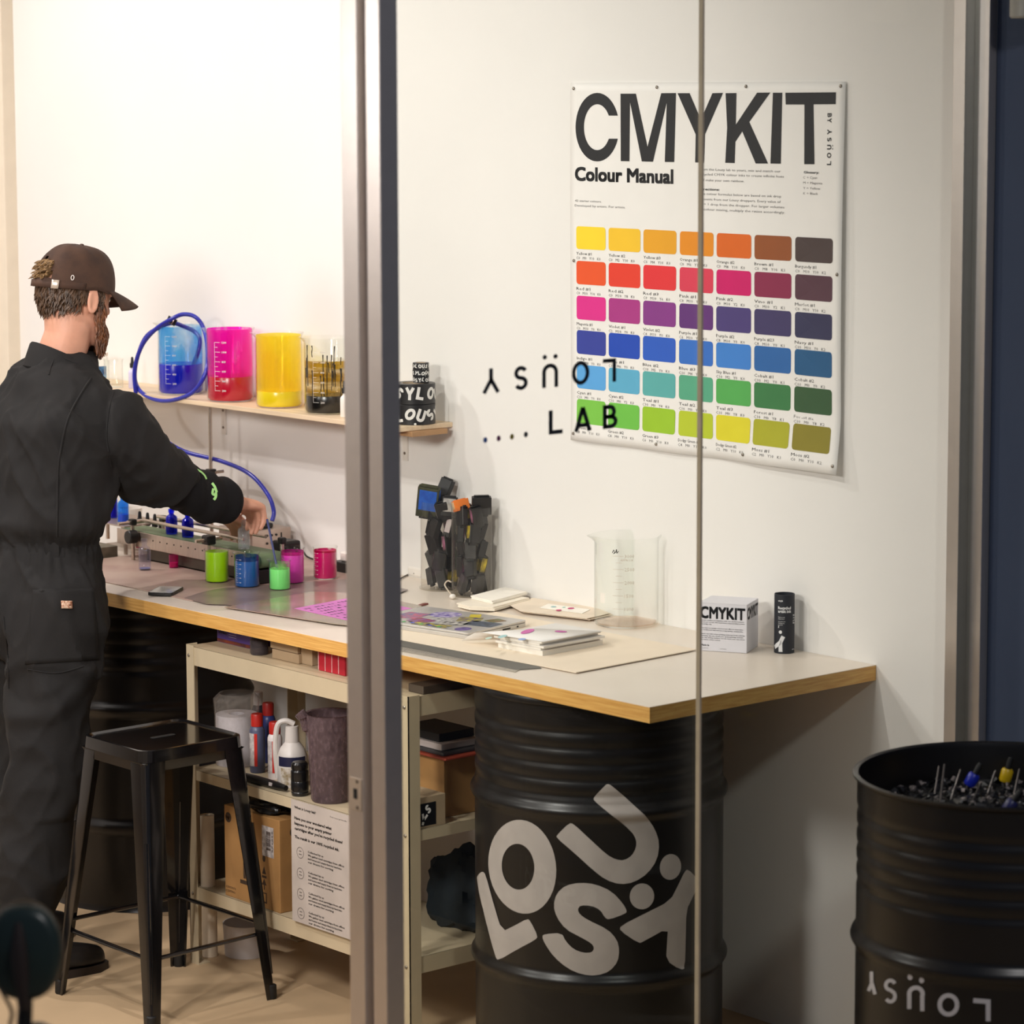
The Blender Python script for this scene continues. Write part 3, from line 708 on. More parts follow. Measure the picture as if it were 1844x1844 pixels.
def bottle(name, label, base, R, H, ink=None, level=0.7, glassm=None, cap=None, capm=None, group=None, cat='bottle', n=28, neck=0.42):
    t = thing(name, label, cat, base, 0, group); th = 0.0012
    pr = [(0, 0), (R*0.9, 0), (R, R*0.12), (R, H*0.62), (R*0.93, H*0.69), (R*0.6, H*0.755), (R*neck, H*0.78), (R*neck, H*0.85), (R*(neck+.1), H*0.86), (R*(neck+.1), H), (R*(neck-.06), H), (R*(neck-.06), H*0.78), (R-th, H*0.62), (R-th, R*0.2), (0, R*0.16)]
    part('glass_body', MB().lathe(pr, n, close=False), glassm or m_glass, t, smooth=45)
    if ink:
        r2 = R-th*1.4; hz = H*level
        q = [(0, R*0.2), (r2, R*0.24)]+([(r2, hz), (0, hz)] if hz <= H*0.62 else [(r2, H*0.615), (r2*0.9, H*0.68), (r2*0.4, min(hz, H*0.8)), (0, min(hz, H*0.8))])
        part('ink', MB().lathe(q, n), mat('ink '+name+str(ink), ink, 0.25, spec=0.6), t, smooth=45)
    if cap == 'dropper':
        part('cap', MB().lathe([(0, H*0.84), (R*0.62, H*0.84), (R*0.62, H*1.02), (R*0.4, H*1.04), (R*0.34, H*1.18), (R*0.26, H*1.27), (0, H*1.29)], 18), capm or mat('black dropper cap', (18, 17, 18), 0.45), t, smooth=40)
    return t
# clear bottle and small cup in front of the conveyor
bottle('glass_bottle', 'empty clear glass bottle with blue stains in front of the conveyor', onT(261, 1028)+EZ*E_, 0.0170, 0.086, (150, 156, 206), 0.06, glass('stained bottle glass', (250, 250, 253), 1.4, haze=0.03, hazecol=(170, 180, 230)))
t = thing('sample_cup', 'tiny clear cup stained with magenta ink in front of the conveyor', 'cup', onT(313, 1024)+EZ*E_)
part('glass_wall', MB().lathe([(0, 0), (0.0125, 0), (0.0135, 0.036), (0.0125, 0.036), (0.0115, 0.002), (0, 0.002)], 28, close=False), glass('pink cup glass', (255, 190, 228), 1.45, haze=0.12, hazecol=(220, 40, 150)), t)
part('ink', MB().lathe([(0, 0.0024), (0.0112, 0.0024), (0.0118, 0.014), (0, 0.014)], 28), mat('magenta residue', (206, 20, 140), 0.3), t)

# ================================================================== bottle filling conveyor
m_st = mat('brushed steel', (196, 180, 168), 0.36, metal=0.75, var=0.06, vscale=24, stretch=(1, 8, 1))
m_blk = mat('black plastic', (20, 19, 19), 0.4, var=0.1)
m_rod = mat('steel rod', (206, 192, 178), 0.25, metal=0.85)
cv = thing('bottle_conveyor', 'small steel bottle filling conveyor with green belt and guard rails', 'conveyor', (0, 0, 0))
CX0, CX1, CY0, CY1, CZ = -0.402, -0.315, 2.118, 2.80, TZ+0.083
part('side_plate', MB().box((CX0, CY0+0.07, CZ-0.043), (CX0+0.004, CY1, CZ)), m_st, cv, smooth=0, bevel=0.001)
part('side_plate', MB().box((CX1-0.004, CY0+0.07, CZ-0.043), (CX1, CY1, CZ)), m_st, cv, smooth=0, bevel=0.001)
for k in range(12):
    y = 2.62-k*0.034
    part('bolt_hole', MB().cyl((CX0-0.0008, y, CZ-0.017), (CX0+0.001, y, CZ-0.017), 0.0022, 10), m_dark, cv)
belt = []
for a in range(13):
    b_ = PI/2+PI*a/12; belt.append((CY0+0.022+0.020*math.cos(b_), CZ-0.019+0.020*math.sin(b_)))
for a in range(13):
    b_ = -PI/2+PI*a/12; belt.append((CY1-0.022+0.020*math.cos(b_), CZ-0.019+0.020*math.sin(b_)))
part('belt', MB().slab([(CX0+0.006, q[0], q[1]) for q in belt], (CX1-CX0-0.012, 0, 0)), mat('green conveyor belt', (104, 124, 92), 0.45, var=0.08, vscale=40), cv, smooth=30)
for y in (CY1-0.092, CY0+0.03):
    for x in ((CX0-0.008, CX1+0.008) if y > 2.4 else (CX1+0.008,)):
        part('leg', MB().cyl((x, y, TZ+E_), (x, y, CZ+0.03), 0.0055, 12), m_rod, cv)
        part('clamp', MB().box((x-0.009, y-0.011, CZ+0.018), (x+0.009, y+0.011, CZ+0.036)), m_blk, cv, smooth=0, bevel=0.004)
y = 2.335
for x in (CX0-0.012,):
    part('leg', MB().cyl((x, y, CZ-0.045), (x, y, CZ+0.03), 0.0055, 12), m_rod, cv)
    part('clamp', MB().box((x-0.014, y-0.017, CZ+0.006), (x+0.014, y+0.017, CZ+0.032)), m_blk, cv, smooth=0, bevel=0.005)
# cross stubs and guard rails
for y, zz in ((CY1-0.092, CZ+0.026), (2.335, CZ+0.019)):
    part('rail_stub', MB().cyl((CX0-0.055, y, zz), (CX0+0.03, y, zz), 0.0048, 12), m_rod, cv)
part('guard_rail', MB().cyl((CX0+0.022, CY1-0.10, CZ+0.030), (CX0+0.022, CY0+0.10, CZ+0.030), 0.0052, 12), m_rod, cv)
part('guard_rail', MB().cyl((CX0+0.022, CY1-0.02, CZ+0.016), (CX0+0.022, CY1-0.10, CZ+0.030), 0.0045, 12), m_rod, cv)
part('guard_rail', MB().cyl((CX1-0.016, CY1-0.10, CZ+0.036), (CX1-0.016, CY0+0.07, CZ+0.036), 0.0052, 12), m_rod, cv)
part('knob', MB().cyl((CX0-0.035, CY1-0.105, CZ-0.012), (CX0-0.006, CY1-0.105, CZ-0.012), 0.019, 20), m_blk, cv, bevel=0.004)
part('motor_plate', MB().box((CX0-0.004, CY0+0.008, TZ+0.008), (CX0, CY0+0.075, CZ-0.022)), mat('ink stained plate', (150, 84, 100), 0.45, rgb2=(120, 60, 84), vscale=30), cv, smooth=0)
part('motor_box', MB().box((CX0, CY0+0.012, TZ+E_), (CX1, CY0+0.07, CZ-0.042)), m_blk, cv, smooth=0, bevel=0.003)
part('speed_box', MB().box((CX1+0.012, CY0+0.03, CZ-0.015), (CX1+0.072, CY0+0.085, CZ+0.022)), m_blk, cv, smooth=0, bevel=0.006)
part('under_frame', MB().box((CX0+0.02, CY0+0.12, TZ+E_), (CX0+0.026, CY1-0.12, CZ-0.043)).box((CX0+0.02, CY0+0.12, TZ+E_), (CX1-0.02, CY1-0.12, TZ+0.006)), mat('grimy steel', (92, 84, 74), 0.5, metal=0.4), cv, smooth=0)
# side tray at the left end
tr = thing('steel_tray', 'low steel tray behind the man at the end of the conveyor', 'tray', (0, 0, 0))
part('tray_top', MB().box((-0.37, 2.81, CZ-0.004), (-0.22, 3.12, CZ)), m_st, tr, smooth=0, bevel=0.001)
for x, y in ((-0.36, 2.82), (-0.23, 2.82), (-0.36, 3.11), (-0.23, 3.11)):
    part('leg', MB().box((x-0.004, y-0.004, TZ), (x+0.004, y+0.004, CZ-0.004)), m_st, tr, smooth=0)
bs = part('stone_block', MB().box((-0.46, 2.80, TZ+0.0005), (-0.40, 3.05, TZ+0.032)), mat('grey slab', (120, 112, 98), 0.8, var=0.2, vscale=40), smooth=0, bevel=0.002)
tag(bs, 'flat grey block lying on the worktop beside the man', 'block')
# bottles riding on the belt
m_bg = glass('cobalt bottle glass', (120, 140, 250), 1.45)
XB = (CX0+CX1)/2
def at_px(px, X, z): 
    p = U(px, 950, X=X); return Vector((X, p.y, z))
G_B = 'blue ink bottles on the conveyor'
bottle('ink_bottle', 'full cobalt blue ink bottle on the belt, left of its twin', at_px(309, XB, CZ+0.0015), 0.0165, 0.070, (12, 24, 180), 0.95, m_bg, group=G_B)
bottle('ink_bottle', 'full cobalt blue ink bottle on the belt under the sleeve', at_px(338, XB, CZ+0.0015), 0.0165, 0.070, (12, 24, 180), 0.95, m_bg, group=G_B)
bottle('ink_bottle', 'full blue ink bottle beside the man at the end of the conveyor', at_px(202, -0.30, CZ+0.0005), 0.0165, 0.082, (10, 20, 190), 0.6, m_bg, group=G_B)
bottle('ink_bottle', 'half empty pale blue ink bottle at the end of the conveyor', at_px(222, -0.33, CZ+0.0005), 0.0165, 0.082, (40, 80, 220), 0.28, glass('pale blue bottle glass', (150, 214, 255), 1.45, haze=0.08, hazecol=(120, 200, 255)), group=G_B)
fb = at_px(439, CX0+0.030, CZ+0.0015)
bottle('glass_bottle', 'clear glass bottle being filled in the hand at the nozzle', fb, 0.0165, 0.080, None, glassm=glass('wet bottle glass', (244, 246, 246), 1.5, haze=0.10, hazecol=(236, 236, 240)))
# white pot and black capped droppers behind
t = thing('white_pot', 'small white plastic pot standing behind the conveyor', 'pot', at_px(236, -0.175, TZ+0.0005))
part('body', MB().lathe([(0, 0), (0.028, 0), (0.034, 0.09), (0.031, 0.09), (0.026, 0.003), (0, 0.003)], 28, close=False), mat('white plastic', (236, 230, 222), 0.4), t)
G_D = 'black capped dropper bottles behind the conveyor'
for px, c, L in ((252, (190, 30, 90), 'leftmost'), (266, (200, 170, 40), 'second'), (279, (60, 50, 46), 'third'), (291, (180, 90, 130), 'rightmost')):
    o = bottle('dropper_bottle', '%s black-capped dropper bottle in the row behind the conveyor' % L if L != 'second' and L != 'third' else '%s black-capped dropper bottle from the left behind the conveyor' % L, at_px(px, -0.27, TZ+0.0005), 0.0145, 0.085, c, 0.6, cap='dropper', group=G_D)
# steel control box with the filling nozzle block
cb = thing('filling_machine', 'steel liquid filling machine with a row of black buttons', 'machine', (0, 0, 0))
px_ = U(524, 960, X=-0.014).y
part('housing', MB().box((-0.150, px_, TZ+0.004), (-0.014, px_+0.16, TZ+0.080)), m_st, cb, smooth=0, bevel=0.002)
for i in range(3):
    for j in range(2):
        part('button', MB().cyl((-0.098+0.016*i, px_-0.0025, TZ+0.063-0.022*j), (-0.098+0.016*i, px_, TZ+0.063-0.022*j), 0.0035, 12), m_blk, cb)
part('display', MB().box((-0.050, px_-0.001, TZ+0.036), (-0.046, px_, TZ+0.068)), m_blk, cb, smooth=0)
part('pump_head', MB().box((-0.150, px_+0.02, TZ+0.080), (-0.060, px_+0.10, TZ+0.094)), m_blk, cb, smooth=0, bevel=0.004)
part('valve', MB().cyl((-0.12, px_+0.03, TZ+0.094), (-0.075, px_+0.03, TZ+0.104), 0.005, 12), mat('orange valve', (236, 150, 20), 0.4), cb)
part('valve', MB().cyl((-0.165, px_+0.03, TZ+0.098), (-0.14, px_+0.03, TZ+0.108), 0.006, 12), mat('red valve', (200, 20, 24), 0.4), cb)
for x in (-0.14, -0.025):
    for y in (px_+0.012, px_+0.148): part('foot', MB().cyl((x, y, TZ+E_), (x, y, TZ+0.0045), 0.006, 10), m_blk, cb)
rod_y = U(380, 870, X=-0.12).y
rs = thing('stand_rod', 'upright steel rod with a clamp rising from the bench to the shelf', 'rod', (-0.12, rod_y, TZ+E_))
part('rod', MB().cyl((0, 0, 0), (0, 0, 1.330-TZ-E_), 0.0055, 14), m_rod, rs)
zc_ = U(388, 852, X=-0.12).z-TZ-E_
part('clamp', MB().box((-0.012, -0.012, zc_-0.01), (0.012, 0.012, zc_+0.01)), m_blk, rs, smooth=0, bevel=0.003)
part('clamp_screw', MB().cyl((0.008, -0.008, zc_), (0.03, -0.022, zc_+0.003), 0.0045, 12), m_rod, rs)
part('base', MB().cyl((0, 0, 0), (0, 0, 0.006), 0.02, 20), m_rod, rs)
# power brick beside the pink beaker
o = part('power_brick', MB().box((-0.11, 2.12, TZ+0.0005), (-0.06, 2.19, TZ+0.030)), m_blk, smooth=0, bevel=0.003); tag(o, 'black power brick on the bench behind the magenta beaker', 'power brick')
o = part('wall_plug', MB().box((-0.096, 2.14, TZ+0.0305), (-0.07, 2.17, TZ+0.056)), mat('white plastic', (236, 230, 222)), smooth=0, bevel=0.004); tag(o, 'small white plug sitting on the black power brick', 'plug')
o = part('black_cable', MB().tube(smooth_path([(-0.02, px_+0.05, TZ+0.02), (-0.01, px_-0.04, TZ+0.018), (-0.04, px_-0.12, TZ+0.008), (-0.075, 2.20, TZ+0.012), (-0.085, 2.1905, TZ+0.015)]), 0.0025, 8), m_blk); tag(o, 'black cable between the filling machine and the power brick', 'cable')

# ---- boards and sheets on the bench
m_board = mat('ink stained board', (196, 172, 158), 0.4, var=0.1, vscale=9, rgb2=(178, 148, 138))
q = [onT(*p) for p in ((120, 1034), (178, 1047), (274, 1067), (345, 1083), (420, 1080), (545, 1062), (690, 1045), (640, 1018), (545, 993))]
fl = [Vector((max(min(p.x, -0.012), -0.8), p.y, TZ+0.0006)) for p in q]
fl[-1] = Vector((-0.012, 2.35, TZ+0.0006)); fl.append(Vector((-0.012, 2.79, TZ+0.0006))); fl.append(Vector((-0.39, 2.79, TZ+0.0006))); fl[0] = Vector((fl[1].x, 2.79, TZ+0.0006))
o = part('stained_board', MB().slab(fl, EZ*0.0022), m_board, smooth=0); tag(o, 'thin ink-stained pinkish board under the conveyor and beakers', 'board')
q = [(332, 1077), (365, 1066), (396, 1060), (640, 1042), (735, 1062), (640, 1098), (560, 1103), (405, 1089), (372, 1088)]
o = part('plastic_sheet', MB().slab([onT(*p, 0.0031) for p in q], EZ*0.0006), mat('grey plastic sheet', (150, 132, 124), 0.3, var=0.12, vscale=12, rgb2=(128, 110, 106)), smooth=0)
tag(o, 'dull grey plastic sheet with rounded corner in front of the beakers', 'sheet')
q = [(404, 1094), (560, 1066), (660, 1070), (760, 1092), (640, 1128), (600, 1124)]
o = part('glass_plate', MB().slab([onT(*p, 0.0040) for p in q], EZ*0.0014), mat('smeared plate', (150, 140, 118), 0.12, var=0.2, vscale=8, rgb2=(176, 140, 132)), smooth=0)
tag(o, 'glossy smeared plate with rainbow ink stains at the bench edge', 'plate')
q = [onT(x, y, 0.0056) for x, y in ((530, 1096), (640, 1075), (742, 1096), (628, 1118))]
t = thing('pink_note', 'pink paper sheet covered in black handwriting beside the mullion', 'paper', (0, 0, 0))
part('sheet', MB().slab(q, EZ*0.0006), mat('pink paper', (214, 130, 200), 0.7), t, smooth=0)
m = MB(); rn = random.Random(5)
for r in range(7):
    for k in range(16):
        if rn.random() < 0.2: continue
        s0 = 0.06+0.055*k; s1 = s0+rn.uniform(0.018, 0.042); tt = 0.1+0.12*r
        pt = lambda s_, t_: q[0]+(q[1]-q[0])*(1-t_)*1.0*0+(q[1]-q[0])*s_+(q[3]-q[0])*t_+EZ*0.0007
        m.add([pt(s0, tt), pt(s1, tt+rn.uniform(-.02, .02)), pt(s1, tt+0.05), pt(s0+0.006, tt+0.035)], [(0, 1, 2, 3)])
part('handwriting', m, mat('black pen', (40, 26, 44), 0.7), t, smooth=0)['kind'] = 'stuff'
# phone
q = [onT(x, y, 0.0085) for x, y in ((272, 1066), (304, 1071), (325, 1059.5), (293, 1057))]
c = sum(q, Vector())/4; ex = (q[2]-q[1]); ey = (q[1]-q[0]); L_ = ex.length; W_ = ey.length
t = thing('mobile_phone', 'black mobile phone lying face up near the front edge', 'phone', (c.x, c.y, TZ+0.0030), math.atan2(ex.y, ex.x))
part('body', MB().slab([Vector((p[0], p[1], 0)) for p in rrect(L_, W_, 0.008)], EZ*0.008), m_blk, t, smooth=30, bevel=0.0015)
part('screen', MB().slab([Vector((p[0], p[1], 0.0081)) for p in rrect(L_-0.005, W_-0.005, 0.006)], EZ*0.0003), mat('phone screen', (196, 196, 194), 0.08), t, smooth=0)

# ================================================================== right hand half of the bench
# big empty beaker
bb = beaker('large empty glass beaker with a 3000 scale on the bench', onT(1128, 1124)+EZ*0.0005, 0.0795, 0.222, None, marks=False, spout=2.55, n=64)
R = 0.0795; m = MB(); a0 = VIEW-0.50
for i, tx in enumerate(('1000', '1500', '2000', '2500', '3000')):
    z = 0.050+0.0325*i; cyl_patch(m, R+0.0004, a0, a0+0.34, z, z+0.0008); cyl_text(m, tx, R+0.0004, a0+0.38, z-0.004, 0.009)
    if i < 4: cyl_patch(m, R+0.0004, a0+0.1, a0+0.30, z+0.016, z+0.0168)
cyl_text(m, 'APPROX', R+0.0004, a0+0.25, 0.168, 0.006)
part('scale_marks', m, mat('faint scale print', (196, 178, 160), 0.7), bb, smooth=0)['kind'] = 'stuff'
m = MB(); cyl_patch(m, R+0.0004, VIEW-0.98, VIEW-0.78, 0.062, 0.086)
part('label_patch', m, mat('white plastic', (236, 230, 222)), bb, smooth=0)
m = MB(); m.tube(smooth_path([((R+0.001)*math.cos(VIEW+a), (R+0.001)*math.sin(VIEW+a), z) for a, z in ((-0.50, 0.188), (-0.46, 0.195), (-0.43, 0.189), (-0.47, 0.186), (-0.40, 0.190), (-0.37, 0.197), (-0.36, 0.188), (-0.31, 0.193))], 5), 0.0009, 6)
part('pen_scrawl', m, mat('black pen ink', (30, 24, 22), 0.6), bb)
part('residue', MB().lathe([(0, 0.0047), (0.071, 0.0047), (0.0735, 0.008), (0, 0.0062)], 48), glass('pale pink residue', (253, 243, 236), 1.3, haze=0.04, hazecol=(240, 214, 198)), bb)
# carton
BR = onT(1344.5, 1177); BL = onT(1259, 1171.6); fx = (BR-BL); Wd = fx.length; fx.normalize(); dp = Vector((-fx.y, fx.x, 0))
if dp.dot(CF) < 0: dp = -dp
t = thing('carton', 'small white product carton with a bold black title beside the glass joint', 'box', (0, 0, 0))
Hb = 0.1135
cs = [BL, BR, BR+dp*0.1, BL+dp*0.1]
part('body', MB().slab([p+EZ*0.0005 for p in cs], EZ*Hb), mat('white carton', (222, 220, 226), 0.5, var=0.01), t, smooth=0, bevel=0.0008)
part('lid_flap', MB().slab([p+EZ*(Hb+0.0006) for p in (BL-dp*0.0006, BR-dp*0.0006, BR+dp*0.1, BL+dp*0.1)], EZ*0.0009), mat('white carton', (222, 220, 226)), t, smooth=0)
m = MB(); o = BL-dp*0.0004+EZ*0.0005
put_text(m, 'CMYKIT', o+fx*0.003+EZ*(Hb-0.035), fx, EZ, h=0.0275, wid=Wd-0.008, bold=0.05, res=3)
part('title_print', m, m_ink, t, smooth=0)['kind'] = 'stuff'
m = MB()
rows = ['Create endless possibilities with our six-fluid palette', 'of ink set colours. Kit, made from recycled inkjet printer', 'cartridge ink.', '', 'Our inks are vividly coloured and offer an alternative', 'to traditional inks and are long lasting, sustainable.', '', 'Kit for use with screen printing, lettering, brush painting,', 'stamping, dip pen, brush pen, spray painting, fountain', 'pen, drip writing, markers. You can create your own colour', 'via custom colour method.']
for i, s in enumerate(rows):
    if s: put_text(m, s, o+fx*0.004+EZ*(Hb-0.0415-0.0046*i), fx, EZ, h=0.0023, wid=(Wd-0.009)*(min(1, len(s)/56)), res=1, bold=0.03)
for x in (0.006, 0.05): put_text(m, 'Lousy Ink Pty', o+fx*x+EZ*0.006, fx, EZ, h=0.0022, res=1)
put_text(m, 'Made in', o+fx*0.005+EZ*0.012, fx, EZ, h=0.0045, res=1, bold=0.04)
sd = BR+fx*0.0004+dp*0.004+EZ*0.0005
put_text(m, 'CMYKIT', sd+EZ*(Hb-0.035), dp, EZ, h=0.0275, wid=0.09, bold=0.05, res=2)
part('small_print', m, m_ink2, t, smooth=0)['kind'] = 'stuff'
# black ink tube
tb = thing('paper_tube', 'black paper ink tube standing right of the white carton', 'tube', onT(1412, 1174.5)+EZ*0.0005)
R = 0.0238; H = 0.1385
part('body', MB().lathe([(0, 0), (R, 0), (R, H), (R-0.0018, H), (R-0.0018, 0.125), (0, 0.125)], 40, close=False), mat('black card tube', (27, 30, 38), 0.6), tb)
m = MB(); a0 = VIEW-0.75
for z, s, h, bo in ((0.123, 'cmyk', 0.004, .05), (0.105, 'Recycled', 0.0065, .06), (0.097, 'artist ink', 0.0065, .06), (0.085, 'Made in small', 0.0022, .03), (0.081, 'batches from', 0.0022, .03), (0.075, 'old printer ink', 0.0022, .03), (0.071, 'cartridges by', 0.0022, .03), (0.067, 'Lousy Ink', 0.0022, .03), (0.061, '3', 0.005, .04)):
    cyl_text(m, s, R+0.0004, a0, z, h, bo)
for i, s in enumerate(('Black', 'A-grade', 'printer ink', 'Recycled')): cyl_text(m, s, R+0.0004, VIEW+0.85, 0.088-0.006*i, 0.004, .04)
cyl_text(m, '60 ml', R+0.0004, VIEW+0.75, 0.008, 0.003, .04)
pl = glyph('Y', 0.26); v, f = flat2d(pl); c_, s_ = math.cos(2.7), math.sin(2.7)
v = [((p[0]-.37)*c_-(p[1]-.5)*s_, (p[0]-.37)*s_+(p[1]-.5)*c_) for p in v]; v, f = cut2d(v, f, 0.1)
m.add([((R+0.0004)*math.cos(a0+0.22+p[0]*0.036/R), (R+0.0004)*math.sin(a0+0.22+p[0]*0.036/R), 0.025+p[1]*0.036) for p in v], f)
dd = disc(0, 0, 0.004)[0]; m.add([((R+0.0004)*math.cos(a0+0.25+p[0]/R), (R+0.0004)*math.sin(a0+0.25+p[0]/R), 0.051+p[1]) for p in dd], [tuple(range(len(dd)))])
part('print', m, mat('white tube print', (226, 226, 228), 0.6), tb, smooth=0)['kind'] = 'stuff'
# large backing card
c0_ = onT(1037.5, 1214); q = [c0_, Vector((c0_.x+0.40, c0_.y+0.02, TZ)), Vector((c0_.x+0.40-0.02, c0_.y+0.72, TZ)), Vector((c0_.x-0.046, c0_.y+0.68, TZ))]
o = part('backing_card', MB().slab([p+EZ*0.0024 for p in q], EZ*0.0018), mat('cream card', (238, 222, 200), 0.7, var=0.02), smooth=0); tag(o, 'large cream card sheet lying under the laptop and booklets', 'card')
q = [onT(x, y, 0.0005) for x, y in ((700, 1146), (850, 1173), (905, 1183), (965, 1199), (975, 1204), (930, 1207), (700, 1160))]
o = part('cutting_mat', MB().slab(q, EZ*0.0015), mat('grey cutting mat', (92, 90, 84), 0.5, var=0.06), smooth=0); tag(o, 'grey cutting mat peeping out under the cream card', 'mat')
t = thing('steel_ruler', 'long flat steel ruler along the front edge of the bench', 'ruler', (0, 0, 0))
q = [onT(x, y, 0.0005) for x, y in ((700, 1160), (942, 1205), (931, 1210), (690, 1166))]
q = [Vector((p.x-0.006, p.y, p.z)) for p in q]
part('blade', MB().slab(q, EZ*0.001), mat('dull steel ruler', (176, 168, 156), 0.4, metal=0.5), t, smooth=0)
m = MB()
for i in range(60):
    s_ = i/60; a_ = q[0].lerp(q[1], s_); b_ = q[3].lerp(q[2], s_); w_ = (q[1]-q[0]).normalized()*0.0012; e_ = a_.lerp(b_, 0.55 if i % 5 else 0.85)
    m.add([a_+EZ*0.0012, a_+w_+EZ*0.0012, e_+w_+EZ*0.0012, e_+EZ*0.0012], [(0, 1, 2, 3)])
part('graduations', m, m_ink2, t, smooth=0)['kind'] = 'stuff'
# laptop
r0 = onT(965, 1113, 0.020); r1 = onT(843, 1140, 0.020)
ex = (r0-r1); ex.z = 0; dep = 0.225; ex.normalize(); ey = Vector((-ex.y, ex.x, 0)); wl_ = 0.33
lp = thing('laptop', 'closed silver laptop covered in colourful stickers', 'laptop', (r1.x, r1.y, TZ+0.0044), math.atan2(ex.y, ex.x))
m_sil = mat('silver laptop shell', (206, 202, 198), 0.35, metal=0.5)
rr = [Vector((p[0]+dep/2, p[1]+wl_/2, 0)) for p in rrect(dep, wl_, 0.010)]
part('base', MB().slab(rr, EZ*0.0095), m_sil, lp, smooth=30, bevel=0.002)
lid = part('lid', MB().slab([p+EZ*0.0105 for p in rr], EZ*0.0050), m_sil, lp, smooth=30, bevel=0.0015)
for k, (x, w_) in enumerate(((0.035, 0.014), (0.056, 0.012), (0.130, 0.03), (0.185, 0.006))):
    part('port', MB().box((x, -0.0006, 0.0025), (x+w_, 0.0003, 0.0065)), m_blk, lp, smooth=0)
rn = random.Random(11)
def sticker(x, y, rx, ry, rgb, rot=0, kind='rect', z=0.0157, rgb2=None):
    pl = rrect(rx*2, ry*2, min(rx, ry)*0.25) if kind == 'rect' else ell(0, 0, rx, ry, 0, 28)
    pts = [Vector((x+p[0]*math.cos(rot)-p[1]*math.sin(rot), y+p[0]*math.sin(rot)+p[1]*math.cos(rot), z)) for p in pl]
    part('sticker', MB().slab(pts, EZ*0.0002), mat('sticker '+str(rgb), rgb, 0.35, rgb2=rgb2, vscale=70), lid, smooth=0)
sticker(0.035, 0.045, 0.024, 0.02, (54, 40, 110), 0.2, 'ell', rgb2=(150, 130, 190))
sticker(0.022, 0.082, 0.010, 0.012, (60, 60, 62), 0.1, 'ell', rgb2=(180, 180, 180))
sticker(0.115, 0.050, 0.030, 0.042, (96, 108, 128), 0.1, rgb2=(50, 56, 66))
sticker(0.170, 0.055, 0.022, 0.020, (60, 120, 70), -0.3, rgb2=(150, 90, 60))
sticker(0.145, 0.115, 0.030, 0.030, (70, 46, 120), 0.5, rgb2=(200, 190, 60))
sticker(0.080, 0.110, 0.022, 0.032, (214, 210, 204), 0.3, rgb2=(40, 40, 44))
sticker(0.030, 0.140, 0.018, 0.052, (26, 60, 110), 0.05, rgb2=(190, 170, 40), z=0.0158)
for i in range(9):
    sticker(0.022+0.008*(i % 2), 0.110+0.014*i, 0.0055, 0.0055, ((60, 190, 90), (210, 200, 60), (70, 90, 220), (30, 40, 44))[i % 4], 0.3*i, 'ell', z=0.0161)
sticker(0.160, 0.205, 0.040, 0.040, (90, 70, 160), 0.2, 'ell', rgb2=(210, 200, 220))
sticker(0.060, 0.200, 0.026, 0.030, (150, 40, 60), -0.2, rgb2=(120, 90, 150))
sticker(0.190, 0.135, 0.022, 0.014, (216, 196, 60), 0.6)
sticker(0.100, 0.165, 0.020, 0.026, (230, 226, 220), -0.4, rgb2=(90, 90, 96))
sticker(0.100, 0.265, 0.040, 0.034, (80, 110, 150), 0.1, rgb2=(200, 80, 110))
# booklets
t0 = onT(977, 1181, 0.0045); t1 = onT(1086, 1161, 0.0045); bx = (t1-t0); bx.z = 0; Lb = bx.length; bx.normalize(); by = Vector((-bx.y, bx.x, 0))
G_K = 'booklets in the splayed pile'
zz = 0.0043
pages = mat('booklet pages', (232, 226, 216), 0.7, var=0.05, vscale=200, stretch=(1, 1, 40)); m_cov = mat('booklet cover', (228, 224, 220), 0.5, var=0.03)
lab = ['bottom booklet of the splayed pile beside the laptop', 'second booklet up in the splayed pile', 'third booklet up in the splayed pile', 'second booklet from the top of the splayed pile', 'top booklet of the pile with a watercolour swash cover']
for i in range(5):
    th = (0.0115, 0.0055, 0.005, 0.005, 0.0045)[i]; sh_ = (0, 0.006, -0.004, 0.01, 0.004)[i]; ln = 0.150
    b = thing('booklet', lab[i], 'booklet', (t0.x+by.x*sh_, t0.y+by.y*sh_, TZ+zz), math.atan2(bx.y, bx.x)+(0, 0.02, -0.015, 0.03, 0.015)[i], G_K)
    part('pages', MB().box((0.0006, 0.0006, 0.0004), (Lb-0.0006, ln, th-0.0004)), pages, b, smooth=0)
    part('cover', MB().box((0, 0, 0), (Lb, ln, 0.0004)).box((0, 0, th-0.0004), (Lb, ln, th)), m_cov, b, smooth=0)
    zz += th+0.0003
